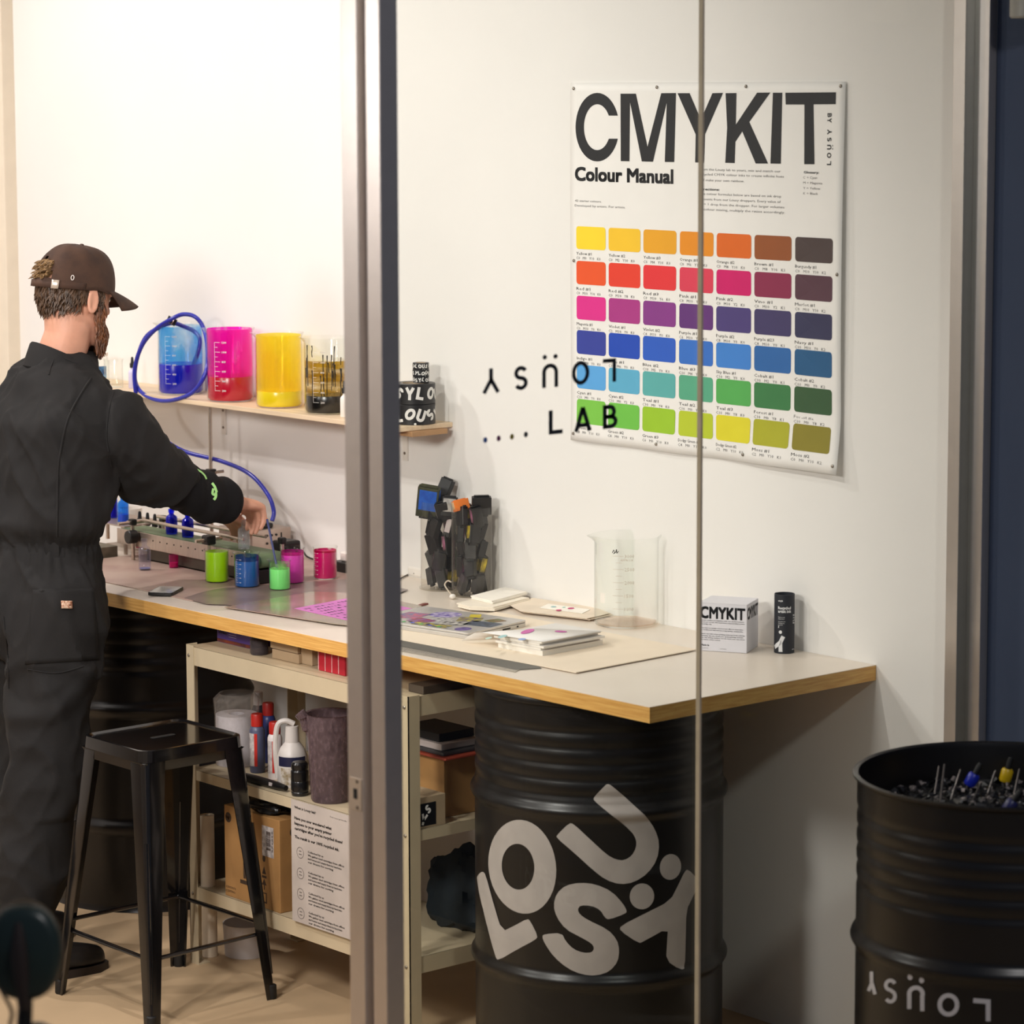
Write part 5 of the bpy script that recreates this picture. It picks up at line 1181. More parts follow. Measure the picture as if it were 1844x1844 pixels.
part('spout', MB().tube(smooth_path([rr_*0.050+EZ*0.150, rr_*0.058+EZ*0.175, rr_*0.066+EZ*0.205, rr_*0.074+EZ*0.217]), [0.004]*6+[0.010]*6+[0.014]*7, 12), glass('cloudy pitcher', (178, 160, 164)), t)
t = thing('hand_tool', 'long black hand tool lying along the middle shelf front', 'tool', (0, 0, 0))
a = U(438, 1392, X=-0.725); b_ = U(515, 1414, X=-0.725); a.z = b_.z = S_M+0.011
part('body', MB().tube([a, a.lerp(b_, .3), a.lerp(b_, .8), b_], [0.009, 0.011, 0.0105, 0.007], 14), m_blk, t)
part('sticker', MB().box((a.lerp(b_, .72).x-0.0115, a.lerp(b_, .72).y-0.006, S_M+0.010), (a.lerp(b_, .72).x-0.009, a.lerp(b_, .72).y+0.006, S_M+0.018)), mat('white label', (206, 198, 194)), t, smooth=0)
# right end of the middle shelf, seen through the glass
t, x, ya, yb = px_box('card_box', 'low brown card tray of black bottles with a black letter patch', 'box', 700, 782, 1486, S_M, 0.075, 0.10, m_gcard, X=-0.735)
m = MB(); put_polys(m, glyph('Y', 0.24), (x-0.0006, yb+0.028, S_M+0.020), -EY, EZ, 0.03); put_polys(m, glyph('L', 0.24), (x-0.0006, ya-0.05, S_M+0.020), -EY, EZ, 0.035)
part('letter_print', m, mat('white tape print', (228, 226, 222)), t, smooth=0)
part('patch', MB().box((x+0.012, yb-0.0008, S_M+0.006), (x+0.070, yb-0.0001, S_M+0.06)), m_blk, t, smooth=0)
m = MB(); put_polys(m, glyph('Y', 0.24), (x+0.02, yb-0.0012, S_M+0.012), EX, EZ, 0.026, rot=-0.3); put_polys(m, glyph('S', 0.24), (x+0.045, yb-0.0012, S_M+0.032), EX, EZ, 0.022, rot=0.5)
part('letter_print', m, mat('white tape print', (228, 226, 222)), t, smooth=0)
for i in range(3):
    y = yb+0.05+0.022*i; o = bottle('ink_bottle', '%s black bottle in the low brown card tray' % ('rightmost', 'middle', 'leftmost')[i], (x+0.03, y, S_M+0.0755), 0.008, 0.03, (20, 20, 20), 0.6, m_blk, group='bottles in the card tray')
t, x, ya, yb = px_box('card_box', 'tall brown cardboard box behind the card tray', 'box', 720, 800, 1470, S_M, 0.145, 0.13, m_card, X=-0.60)
z = S_M+0.1455
for i, (c, h, L) in enumerate((((150, 60, 40), 0.006, 'red folder at the bottom of the pile on the brown box'), ((60, 58, 60), 0.008, 'dark folder in the pile on the brown box'), ((190, 178, 176), 0.016, 'grey folded pouch on the folder pile'), ((26, 25, 27), 0.02, 'black case on top of the folder pile'))):
    o = part('folder', MB().box((x-0.02+0.01*i, yb-0.03+0.02*i, z), (x+0.12, ya+0.01, z+h)), mat('folder%d' % i, c, 0.5), smooth=0, bevel=0.002); tag(o, L, 'folder', 'folders on the brown box'); z += h+0.0005
# --- lower shelf
t, x, ya, yb = px_box('printer_box', 'upright brown printer carton with barcode label on the lower shelf', 'box', 406, 504.5, 1620, S_L, 0.235, 0.085, m_card, X=-0.742)
m_pr = mat('dark carton print', (62, 46, 34), 0.7)
part('barcode_label', MB().box((x-0.0006, yb+0.024, S_L+0.135), (x-0.0001, yb+0.072, S_L+0.212)), mat('white label', (206, 198, 194)), t, smooth=0)
m = MB(); rn = random.Random(2)
for i in range(18):
    z_ = S_L+0.152+0.0027*i; m.box((x-0.0009, yb+0.036, z_), (x-0.0006, yb+0.054, z_+rn.uniform(0.0006, 0.0022)))
for i in range(6): m.box((x-0.0009, yb+0.028, S_L+0.150+0.009*i), (x-0.0006, yb+0.031, S_L+0.157+0.009*i))
part('barcode', m, m_pr, t, smooth=0)['kind'] = 'stuff'
for o_, rt in ((Vector((x-0.0005, ya-0.018, S_L+0.205)), -EY), (Vector((x+0.045, yb-0.0005, S_L+0.200)), EX)):
    m = MB(); put_polys(m, disc(0, 0, 0.013, n=22), o_, rt, EZ, 1); part('round_logo', m, m_pr, t, smooth=0)
    m = MB(); put_text(m, 'hp', o_+(EX*-0.0004 if rt.y else EY*-0.0004)-rt*0.008-EZ*0.004, rt, EZ, h=0.011, wid=0.015, bold=0.04); part('logo_letters', m, m_card, t, smooth=0)['kind'] = 'stuff'
def flat(lst, name='pictogram'):
    m = MB()
    for q in lst: put_polys(m, [q], (x-0.0005, ya, S_L), -EY, EZ, 1)
    part(name, m, m_pr, t, smooth=0)
flat([[(0.080, 0.06), (0.090, 0.06), (0.090, 0.135), (0.080, 0.135)], [(0.070, 0.135), (0.100, 0.135), (0.085, 0.152)], [(0.066, 0.045), (0.104, 0.045), (0.104, 0.055), (0.066, 0.055)]])
flat([disc(0.168, 0.128, 0.006, 0.009)[0]]); flat([[(0.160, 0.088), (0.176, 0.088), (0.168, 0.108)], [(0.158, 0.078), (0.178, 0.078), (0.178, 0.084), (0.158, 0.084)]])
flat([[(0.158, 0.060), (0.178, 0.060), (0.168, 0.076)], [(0.166, 0.048), (0.170, 0.048), (0.170, 0.060), (0.166, 0.060)]])
flat([[(0.158, 0.018), (0.161, 0.018), (0.161, 0.038), (0.158, 0.038)], [(0.175, 0.018), (0.178, 0.018), (0.178, 0.038), (0.175, 0.038)], [(0.158, 0.038), (0.178, 0.038), (0.178, 0.041), (0.158, 0.041)], [(0.158, 0.014), (0.178, 0.014), (0.178, 0.018), (0.158, 0.018)]])
m = MB(); put_text(m, 'CONTENTS', (x-0.0005, ya-0.004, S_L+0.022), -EY, EZ, h=0.006); put_text(m, 'CONTENU', (x-0.0005, ya-0.004, S_L+0.012), -EY, EZ, h=0.006); part('fine_print', m, m_pr, t, smooth=0)['kind'] = 'stuff'
o = part('black_bag', slump((x+0.045, (ya+yb)/2-0.01, S_L+0.2355), 0.04, (0.9, 1.9, 0.6), 7), mat('black bin bag', (12, 12, 13), 0.35, bump=0.5, bscale=30)); tag(o, 'crumpled black bag stuffed on top of the printer carton', 'bag')
# printed board leaning on the rack
xb_ = RX0-0.006
ta = U(526, 1447, X=xb_); tb_ = U(634, 1470, X=xb_); bb_ = U(632, 1680, X=xb_-0.004)
sb = thing('info_board', 'white printed info board standing against the rack front', 'board', (0, 0, 0))
YA, YB, ZA, ZBm = ta.y, tb_.y, S_M+0.002, S_L+0.004
part('board', MB().box((xb_-0.0035, YB, ZBm), (xb_, YA, ZA)), mat('dimmed white board', (186, 176, 168), 0.6, var=0.08, vscale=10), sb, smooth=0)  # white board colour darkened to stand in for the dimness under the bench
part('edge_tape', MB().box((xb_-0.0042, YB-0.0015, ZBm), (xb_, YB, ZA-0.07)), m_pr, sb, smooth=0)
m = MB(); xo = xb_-0.0039; Wb = YA-YB; Hh = ZA-ZBm
def btx(s, u_, v_, h, wfrac=None, bold=0.0): put_text(m, s, (xo, YA-u_*Wb, ZBm+v_*Hh), -EY, EZ, h=h, wid=(wfrac*Wb if wfrac else None), bold=bold, res=1)
btx('What is Lousy Ink?', 0.06, 0.935, 0.0065, 0.36, 0.04)
for i, (s, w_) in enumerate((('Have you ever wondered what', 0.62), ('happens to your empty printer', 0.62), ("cartridges after you've recycled them?", 0.80))): btx(s, 0.06, 0.845-0.043*i, 0.0075, w_, 0.05)
btx('The result is our 100% recycled ink.', 0.06, 0.69, 0.0075, 0.74, 0.05)
for r, v0 in enumerate((0.60, 0.43, 0.26, 0.10)):
    for i, w_ in enumerate((0.26, 0.60, 0.56, 0.42)[:4]): btx(('Collected by us', 'We gather used cartridges from offices', 'and homes and empty them by hand into', 'our drums for sorting')[i], 0.28, v0-0.028*i, 0.0052, w_, 0.03)
btx('lousyink', 0.66, 0.945, 0.004, 0.28)
part('print', m, mat('grey board print', (92, 84, 80), 0.7), sb, smooth=0)['kind'] = 'stuff'
for v0 in (0.58, 0.41, 0.24, 0.08):
    m = MB(); put_polys(m, ribbon(arc(0, 0, 0.0135, 0.0135, 0, 360, 22), 0.0014)+ribbon([(-.006, -.004), (.006, -.004)], .002)+ribbon([(-.005, .004), (.005, .004)], .002), (xo, YA-0.15*Wb, ZBm+v0*Hh), -EY, EZ, 1); part('round_icon', m, mat('grey board print', (92, 84, 80)), sb, smooth=0)
# rolls
p = U(373, 1598, X=-0.66)
o = part('paper_roll', MB().lathe([(0.008, 0), (0.0185, 0), (0.0185, 0.185), (0.008, 0.185), (0.008, 0)], 28, close=False), mat('cream paper roll', (214, 198, 174), 0.7)); o.location = (-0.722, U(373, 1598, X=-0.722).y-0.004, S_L+0.0005); tag(o, 'upright cream paper roll at the left end of the lower shelf', 'roll')
q = U(437, 1690, Z=0.0005)
o = part('plastic_tub', MB().lathe([(0, 0), (0.055, 0), (0.06, 0.085), (0.057, 0.085), (0.052, 0.003), (0, 0.003)], 32, close=False), mat('white tub', (196, 190, 188), 0.5)); o.location = (-0.60, 1.93, 0.0005); tag(o, 'white plastic tub on the floor under the rack', 'tub')
o = part('card_tube', MB().lathe([(0.014, 0), (0.02, 0), (0.02, 0.15), (0.014, 0.15), (0.014, 0)], 24, close=False), mat('cream paper roll', (214, 198, 174))); o.location = (-0.68, U(378, 1700, X=-0.68).y, 0.0005); tag(o, 'short cream card tube on the floor behind the rack leg', 'tube')
o = part('teal_bag', slump((-0.47, 1.21, S_L+0.0005), 0.078, (0.7, 1.5, 1.5), 11), mat('dark teal bag', (13, 27, 35), 0.75, bump=0.4, bscale=20)); tag(o, 'dark teal bag on the lower shelf right of the mullion', 'bag')

# ================================================================== stool
m_stool = mat('gloss black stool paint', (15, 14, 15), 0.16, var=0.1, coat=0.4)
sc0 = Vector((-0.963, 1.760, 0)); SH = 0.662
stl = thing('bar_stool', 'glossy black metal bar stool in front of the rack', 'stool', sc0)
fe = [Vector((-0.195, -0.215, 0)), Vector((-0.195, 0.205, 0)), Vector((0.192, -0.195, 0)), Vector((0.178, 0.205, 0))]
hx, hy = 0.150, 0.140
def rring(a, b, r, z, n=5): return [Vector((p[0], p[1], z)) for p in rrect(a*2, b*2, r, n)]
part('seat', MB().loft([rring(hx-0.012, hy-0.012, 0.03, SH-0.006), rring(hx-0.006, hy-0.006, 0.034, SH-0.001), rring(hx-0.001, hy-0.001, 0.036, SH-0.002), rring(hx, hy, 0.037, SH-0.008), rring(hx+0.002, hy+0.002, 0.037, SH-0.030), rring(hx-0.001, hy-0.001, 0.037, SH-0.030), rring(hx-0.006, hy-0.006, 0.034, SH-0.012)], caps=True), m_stool, stl, smooth=14)
part('hand_hole', MB().slab([Vector((p[0], p[1], SH-0.0054)) for p in rrect(0.07, 0.018, 0.008)], EZ*0.0006), m_dark, stl, smooth=0)
for (sx, sy) in ((-1, -1), (-1, 1), (1, -1), (1, 1)):
    f_ = fe[{(-1, -1): 0, (-1, 1): 1, (1, -1): 2, (1, 1): 3}[(sx, sy)]]
    topc = Vector((sx*(hx-0.002), sy*(hy-0.002), SH-0.031)); botc = Vector((f_.x, f_.y, 0.0))
    rings = []
    for k in range(9):
        s = k/8; c = topc.lerp(botc, s); w_ = 0.060*(1-s)+0.028*s; r_ = 0.018*(1-s)+0.010*s
        # L-shaped folded leg, open to the inside, rounded at the outer corner
        pts = [Vector((0, -w_*sy, 0)), Vector((0, -r_*sy, 0))]
        pts += [Vector((-sx*(r_-r_*math.cos(a)), -sy*(r_-r_*math.sin(a)), 0)) for a in (0.4, 0.8, 1.2)]
        pts += [Vector((-r_*sx, 0, 0)), Vector((-w_*sx, 0, 0)), Vector((-w_*sx, -0.003*sy, 0)), Vector((-0.006*sx, -0.006*sy, 0)), Vector((-0.003*sx, -w_*sy, 0))]
        rings.append([c+p for p in pts] if sx*sy > 0 else [c+p for p in pts][::-1])
    lg_ = part('leg', MB().loft(rings), m_stool, stl, smooth=30)
    d_ = (botc-topc).normalized(); e0 = topc.lerp(botc, 0.30)+Vector((-0.012*sx, -0.012*sy, 0))*0.4; e1 = topc.lerp(botc, 0.90)+Vector((-0.004*sx, -0.004*sy, 0))
    part('rib', MB().tube([e0, e0.lerp(e1, .5), e1], [0.005, 0.006, 0.004], 8), m_stool, lg_)
    cc_ = botc+Vector((-0.009*sx, -0.009*sy, 0)); part('rubber_foot', MB().lathe([(0, 0.0005), (0.012, 0.0005), (0.0135, 0.004), (0.0125, 0.034), (0.010, 0.036), (0, 0.036)], 14, cc_), mat('black rubber', (20, 19, 19)), lg_)
def legp(i, z, ins=0.012):
    sx, sy = ((-1, -1), (-1, 1), (1, -1), (1, 1))[i]; t_ = Vector((sx*hx, sy*hy, SH-0.031)); s = (SH-0.031-z)/(SH-0.031)
    p = t_.lerp(Vector((fe[i].x, fe[i].y, 0)), s); return p+Vector((-ins*sx, -ins*sy, 0))
for a, b_, z in ((0, 1, 0.165), (0, 2, 0.165), (1, 3, 0.190), (2, 3, 0.190)):
    p, q = legp(a, z), legp(b_, z)
    part('footrest_bar', MB().tube([p, p.lerp(q, .08), p.lerp(q, .5), p.lerp(q, .92), q], [(0.012, 0.006), (0.008, 0.005), (0.0085, 0.005), (0.008, 0.005), (0.012, 0.006)], 10), m_stool, stl)
for a, b_ in ((0, 1), (0, 2), (1, 3), (2, 3)):
    p, q = legp(a, SH-0.034, 0.004), legp(b_, SH-0.034, 0.004); d_ = (q-p).normalized()
    part('apron', MB().slab([p+EZ*0.003, q+EZ*0.003, q-EZ*0.02-d_*0.04, p-EZ*0.02+d_*0.04], Vector((-d_.y, d_.x, 0))*0.002), m_stool, stl, smooth=0)

# ================================================================== blurred round thing in the foreground
D0 = 4.2
fc = U(45, 1712, D=D0); s_ = D0/FPX
t = thing('round_mirror', 'blurred dark green round mirror back on a black stem in the foreground', 'mirror', (fc.x, fc.y, 0))
zc = fc.z; rx, rz = 66*s_, 88*s_
def at_(u_, v_, w_=0.0): return CR*u_+EZ*v_-Vector((CF.x, CF.y, 0))*w_
rings = []
for k, (sc_, w_) in enumerate(((0.80, 0.024), (0.93, 0.020), (1.0, 0.010), (1.0, -0.004), (0.95, -0.010))):
    rings.append([at_(rx*sc_*math.copysign(abs(math.cos(a))**0.86, math.cos(a)), zc+rz*sc_*math.copysign(abs(math.sin(a))**0.86, math.sin(a)), w_) for a in [2*PI*i/36 for i in range(36)]])
part('shell', MB().loft(rings), mat('dark green shell', (34, 48, 46), 0.35, var=0.1), t, smooth=60)
part('trim_ring', MB().tube([at_(rx*1.0*math.cos(a), zc+rz*1.0*math.sin(a), -0.004) for a in [2*PI*i/36 for i in range(37)]], 0.004, 8, caps=False), mat('bronze rim', (120, 104, 84), 0.35, metal=0.5), t)
part('spine', MB().tube([at_(-6*s_, zc+60*s_, 0.020), at_(-4*s_, zc, 0.028), at_(0, zc-rz-0.01, 0.012)], [0.006, 0.012, 0.010], 10), mat('brown black plastic', (44, 34, 32), 0.5), t)
part('stem', MB().tube([at_(0, zc-rz+0.01, 0.0), at_(-8*s_, zc-rz-0.08, 0.0), at_(-10*s_, 0.30, 0), at_(-10*s_, 0.012, 0)], [0.010, 0.012, 0.014, 0.014], 12), m_blk, t)
part('grip', MB().sphere(at_(18*s_, zc-rz-0.105, 0.0), 0.07, 20, 12, (0.7, 0.7, 1.0)), m_blk, t)
part('base', MB().lathe([(0, 0), (0.16, 0), (0.16, 0.008), (0.02, 0.02), (0, 0.02)], 32, at_(-10*s_, 0, 0)), m_blk, t)
part('cable', MB().tube(smooth_path([at_(-48*s_, zc-68*s_), at_(-36*s_, zc-90*s_), at_(-26*s_, zc-115*s_), at_(-30*s_, zc-140*s_), at_(-20*s_, zc-150*s_)]), 0.0028, 8), m_blk, t)

# ================================================================== the man at the bench
from mathutils import noise
FA = math.radians(-8.0)
mf = Vector((math.cos(FA), math.sin(FA), 0)); mr = Vector((math.sin(FA), -math.cos(FA), 0))      # his forward and his right
def ringp(c, a, b, fw=mf, rt=mr, n=24, p=2.0):
    out = []
    for i in range(n):
        t = 2*PI*i/n; ca, sa = math.cos(t), math.sin(t)
        out.append(c+rt*(a*math.copysign(abs(ca)**(2/p), ca))+fw*(b*math.copysign(abs(sa)**(2/p), sa)))
    return out
def remesh(mb, vox, smooth_it, name, disp=None):
    """union of overlapping closed shapes as one continuous skin"""
    me = mb.mesh('tmp', 0); o = bpy.data.objects.new('tmp', me); COL.objects.link(o)
    md = o.modifiers.new('r', 'REMESH'); md.mode = 'VOXEL'; md.voxel_size = vox
    dg = bpy.context.evaluated_depsgraph_get(); out = bpy.data.meshes.new_from_object(o.evaluated_get(dg))
    bpy.data.objects.remove(o); bpy.data.meshes.remove(me)
    bm = bmesh.new(); bm.from_mesh(out)
    for _ in range(smooth_it): bmesh.ops.smooth_vert(bm, verts=bm.verts, factor=0.5, use_axis_x=True, use_axis_y=True, use_axis_z=True)
    if disp:
        bm.normal_update(); mv = [(v, v.normal.copy()*disp(v.co, v.normal)) for v in bm.verts]
        for v, d in mv: v.co += d
        bmesh.ops.smooth_vert(bm, verts=bm.verts, factor=0.3, use_axis_x=True, use_axis_y=True, use_axis_z=True)
    bm.to_mesh(out); bm.free(); out.name = name
    out.polygons.foreach_set('use_smooth', [True]*len(out.polygons))
    return out
def limb(mb, pts, rad, n=16):
    mb.tube(pts, rad, n); r0 = rad[0] if not isinstance(rad[0], tuple) else min(rad[0]); r1 = rad[-1] if not isinstance(rad[-1], tuple) else min(rad[-1])
    mb.sphere(pts[0], r0*0.98, 12, 8); mb.sphere(pts[-1], r1*0.98, 12, 8)

person = thing('person', 'bearded man in black coverall and brown cap leaning over the workbench', 'person', (-1.05, 2.2, 0))
PO = Vector((-1.05, 2.2, 0))
def child(name, me, m_, parent=person, label=None):
    if isinstance(me, MB): me = me.mesh(name, 40)
    me.transform(Matrix.Translation(-PO)); o = link(name, me, m_, parent)
    if label: o['label'] = label
    return o
# joints
PEL = Vector((-1.000, 2.232, 0.98)); WAI = Vector((-0.985, 2.236, 1.085)); CHE = Vector((-0.955, 2.25, 1.30)); SHL = Vector((-0.925, 2.268, 1.46)); NKB = Vector((-0.905, 2.278, 1.545))
HEAD = Vector((-0.872, 2.258, 1.712))
RS = U(200, 762, X=-0.865); RE1 = U(272, 848, X=-0.735); RE2 = U(312, 866, X=-0.645); RF = U(372, 893, X=-0.535); RW = U(424, 905, X=-0.445)
LS = Vector((-0.925, 2.425, 1.440)); LE = U(212, 812, X=-0.64); LW = U(386, 922, X=-0.43)
RH = Vector((-1.015, 2.145, 0.95)); RK = U(82, 1360, X=-1.085); RA = Vector((-1.165, 2.105, 0.10))
LH = Vector((-0.99, 2.33, 0.95)); LK = Vector((-0.985, 2.375, 0.52)); LA = Vector((-1.06, 2.40, 0.10))
hf = (Matrix.Rotation(math.radians(1), 3, 'Z') @ EX); hr_ = Vector((hf.y, -hf.x, 0)); 
pt = math.radians(12); hF = (hf*math.cos(pt)-EZ*math.sin(pt)); hU = (EZ*math.cos(pt)+hf*math.sin(pt)); hR = hr_
def hp_(f_, r_, u_): return HEAD+hF*f_+hR*r_+hU*u_

# ---- body: one continuous skin from head to feet
m = MB()
HR_ = [(-0.122, 0.062, 0.022, 0.022), (-0.112, 0.056, 0.036, 0.036), (-0.09, 0.040, 0.050, 0.056), (-0.06, 0.022, 0.061, 0.074), (-0.03, 0.010, 0.068, 0.086), (0.0, 0.002, 0.0735, 0.094), (0.03, 0.0, 0.0755, 0.097), (0.06, -0.003, 0.073, 0.094), (0.085, -0.004, 0.062, 0.080), (0.103, -0.004, 0.043, 0.056), (0.114, -0.004, 0.018, 0.024)]
m.loft([[hp_(c+b*math.sin(2*PI*i/28), a*math.cos(2*PI*i/28), z) for i in range(28)] for z, c, a, b in HR_])
limb(m, [hp_(0.088, 0, 0.010), hp_(0.098, 0, -0.012), hp_(0.104, 0, -0.030)], [0.007, 0.009, 0.0105], 12)      # nose
limb(m, [hp_(0.080, 0.045, 0.018), hp_(0.089, 0.0, 0.020), hp_(0.080, -0.045, 0.018)], [0.009, 0.010, 0.009], 10)   # brow
limb(m, [hp_(0.082, 0.022, -0.068), hp_(0.092, 0, -0.070), hp_(0.082, -0.022, -0.068)], [0.007, 0.009, 0.007], 10)  # lips
for s in (-1, 1):                                                                                            # ears
    e = [hp_(-0.002-0.012*math.sin(a)*1.0+0.004, s*(0.078+0.008*abs(math.sin(a*0.5))), -0.012+0.030*math.cos(a)) for a in [2*PI*i/14 for i in range(15)]]
    m.tube(e, 0.0055, 8, caps=False); limb(m, [hp_(0.004, s*0.074, -0.038), hp_(0.0, s*0.077, -0.01), hp_(-0.004, s*0.077, 0.012)], [0.007, 0.009, 0.007], 10)
m.loft([ringp(c, a, b) for c, a, b in ((NKB-EZ*0.05, 0.085, 0.080), (NKB+EZ*0.01, 0.066, 0.066), (HEAD-EZ*0.09-hf*0.018, 0.060, 0.064), (HEAD-EZ*0.03-hf*0.014, 0.058, 0.070))])
m.loft([ringp(c, a, b) for c, a, b in ((PEL-EZ*0.10, 0.14, 0.10), (PEL, 0.155, 0.11), (WAI, 0.125, 0.085), (CHE, 0.155, 0.105), (SHL, 0.14, 0.09), (NKB-EZ*0.02, 0.075, 0.07))])
limb(m, [RS, RE1, RE2], [0.056, 0.050, 0.042]); limb(m, [RE2, RF, RW], [0.042, 0.036, 0.027])
limb(m, [LS, LE], [0.056, 0.042]); limb(m, [LE, LE.lerp(LW, .5), LW], [0.042, 0.036, 0.027])
limb(m, [RH, RK, RA], [0.08, 0.06, 0.045]); limb(m, [LH, LK, LA], [0.08, 0.06, 0.045])
def hand(m, W, d, l, nrm, curl_, spread=0.0205, ln=1.0, thumb=1):
    """palm, four unequal bent fingers and a thumb leaving the side of the palm; l points to the little finger"""
    d = d.normalized(); l = (l-d*l.dot(d)).normalized(); up = nrm
    K = W+d*0.088*ln; pr = []
    m.loft([[W+d*(0.088*ln*s)+l*(wd*math.cos(a))+up*(th*math.sin(a)) for a in [2*PI*i/16 for i in range(16)]] for s, wd, th in ((-0.2, 0.024, 0.019), (0.1, 0.027, 0.018), (0.5, 0.037, 0.016), (0.9, 0.041, 0.0145), (1.05, 0.036, 0.011))])
    for k, (o_, L) in enumerate(((-1.5, 1.0), (-0.5, 1.1), (0.5, 1.03), (1.5, 0.82))):
        p = K+l*(spread*o_)-d*0.006; ang = 0.0; pts = [p]
        for seg, (sl, c_) in enumerate(zip((0.043, 0.027, 0.021), curl_)):
            ang += c_*(1+0.06*k); v = d*math.cos(ang)-up*math.sin(ang); p = p+v*(sl*L*ln); pts.append(p)
        limb(m, pts, [0.0092, 0.0086, 0.0078, 0.0066], 10)
    b = W+d*0.028*ln-l*0.026
    limb(m, [b, b-l*0.020+d*0.030-up*0.012*thumb, b-l*0.018+d*0.058-up*0.024*thumb, b-l*0.006+d*0.078-up*0.032*thumb], [0.0135, 0.0115, 0.0095, 0.0075], 10)
hand(m, RW+Vector((0.006, 0.0, 0.0)), Vector((0.90, 0.20, -0.20)), Vector((0.20, -0.97, -0.10)), Vector((0.21, 0.03, 0.97)).normalized(), (0.95, 0.50, 0.30), ln=0.84)
hand(m, LW, Vector((0.84, -0.06, -0.40)), Vector((0.2, 0.85, -0.35)), Vector((0.34, -0.36, 0.86)).normalized(), (0.30, 0.45, 0.35), thumb=0.6, ln=0.8)
skin = remesh(m, 0.0042, 2, 'body')
m_skin = mat('skin', (214, 158, 132), 0.5, var=0.06, vscale=26, bump=0.05, bscale=300)
m_skin.node_tree.nodes['Principled BSDF'].inputs['Subsurface Weight'].default_value = 0.08
m_skin.node_tree.nodes['Principled BSDF'].inputs['Subsurface Radius'].default_value = (0.01, 0.004, 0.002)
body = child('body', skin, m_skin)
# eyes
for s in (-1, 1): child('eye', MB().sphere(hp_(0.078, s*0.031, 0.002), 0.0105, 14, 10), mat('eye white', (226, 218, 210), 0.2), body)

# ---- coverall
m_cov_ = mat('black coverall twill', (34, 33, 33), 0.85, var=0.07, vscale=7, bump=0.25, bscale=700, spec=0.25)
m = MB()
m.loft([ringp(c, a, b, p=p_) for c, a, b, p_ in ((PEL-EZ*0.17-mf*0.005, 0.165, 0.118, 2.2), (PEL-EZ*0.10-mf*0.010, 0.190, 0.140, 2.3), (PEL-EZ*0.02-mf*0.008, 0.187, 0.137, 2.2), (PEL+EZ*0.05, 0.170, 0.118, 2.2), (WAI+EZ*0.01, 0.156, 0.102, 2.2), (WAI+EZ*0.06-mf*0.004, 0.182, 0.126, 2.2), (CHE-EZ*0.08, 0.195, 0.140, 2.3), (CHE+EZ*0.02, 0.200, 0.142, 2.4), (CHE+EZ*0.10, 0.205, 0.136, 2.5), (SHL-EZ*0.01, 0.186, 0.118, 2.4), (SHL+EZ*0.04, 0.130, 0.098, 2.2), (NKB-EZ*0.012, 0.086, 0.086, 2.0), (NKB+EZ*0.008, 0.076, 0.078, 2.0))])
limb(m, [SHL+(RS-SHL)*0.62-EZ*0.03, RS-EZ*0.012, RS.lerp(RE1, .5), RE1, RE2.lerp(RE1, .25)], [0.088, 0.088, 0.086, 0.082, 0.068], 20)
limb(m, [SHL.lerp(LS, .6), LS, LE], [0.09, 0.092, 0.075], 18)
limb(m, [RH+mr*0.005, RH.lerp(RK, .45)+EZ*0.0, RK, RK.lerp(RA, .5), RA+EZ*0.02], [0.120, 0.106, 0.083, 0.076, 0.076], 20)
limb(m, [LH, LH.lerp(LK, .45), LK, LK.lerp(LA, .5), LA+EZ*0.02], [0.120, 0.108, 0.088, 0.082, 0.080], 20)
ax_arm = (RE2-RS).normalized()
def folds(p, nrm):
    d = 0.0
    q = p-PO
    k = noise.noise(Vector((q.x*7+q.z*5, q.y*7-q.z*3, q.z*3.0)))                       # broad drapes
    d += 0.0125*k
    r = 1-abs(noise.noise(Vector((q.x*5+q.z*6+3, q.y*6+q.z*4, q.z*4-q.y*5+1))))*2.2     # sharper ridges
    d += 0.0080*max(-0.5, r)
    c1 = 1-abs(noise.noise(Vector((q.x*9+q.z*3.5, q.y*9-q.z*3, q.z*3))))
    c2 = 1-abs(noise.noise(Vector((q.x*14-q.z*4+5, q.y*14+q.z*5, q.z*4+2))))
    d += 0.0135*c1**6+0.0055*c2**7
    if abs(p.z-1.085) < 0.11:                                                           # gathers at the elastic waist
        t = math.atan2((p-WAI).dot(mr), (p-WAI).dot(mf)); d += 0.0035*math.sin(t*46)*math.exp(-((p.z-1.085)/0.06)**2)
    if p.z < 0.8:                                                                       # cross folds in the trouser legs
        d += 0.008*math.sin(q.z*34+5*noise.noise(q*6)+q.x*16)*max(0, noise.noise(Vector((q.x*4+9, q.y*4, q.z*5))))*1.6
        if 0.42 < p.z < 0.80: d += 0.010*max(0, math.sin((q.z-q.x*0.9-q.y*0.2)*26+2.2*noise.noise(q*5)))**2
    a = (p-RS).dot(ax_arm)
    if p.x > -0.88 and p.z > 1.1: d += 0.006*noise.noise(Vector((a*20, q.y*9, q.z*9)))
    return d
cov = remesh(m, 0.0078, 4, 'coverall', folds)
cob = child('coverall', cov, m_cov_, label='black short-sleeved work coverall')
def bvh_of(o):
    me = o.data; return BVHTree.FromPolygons([v.co+PO for v in me.vertices], [tuple(p.vertices) for p in me.polygons])
bt = bvh_of(cob)
def hit(px, py, off=0.002, tree=None):
    d = ray(px, py).normalized(); loc, nrm, idx, dist = (tree or bt).ray_cast(CAM, d)
    if loc is None: return None
    return loc+nrm*off
def ridge(pts, r=0.0022, name='seam', m_=m_cov_, tree=None, n=5):
    P3 = []
    for p in smooth_path([(x, y, 0) for x, y in pts], n):
        h_ = hit(p.x, p.y, 0.0004, tree)
        if h_ is not None: P3.append(h_)
    if len(P3) > 2: return child(name, MB().tube(P3, r, 6), m_, cob)
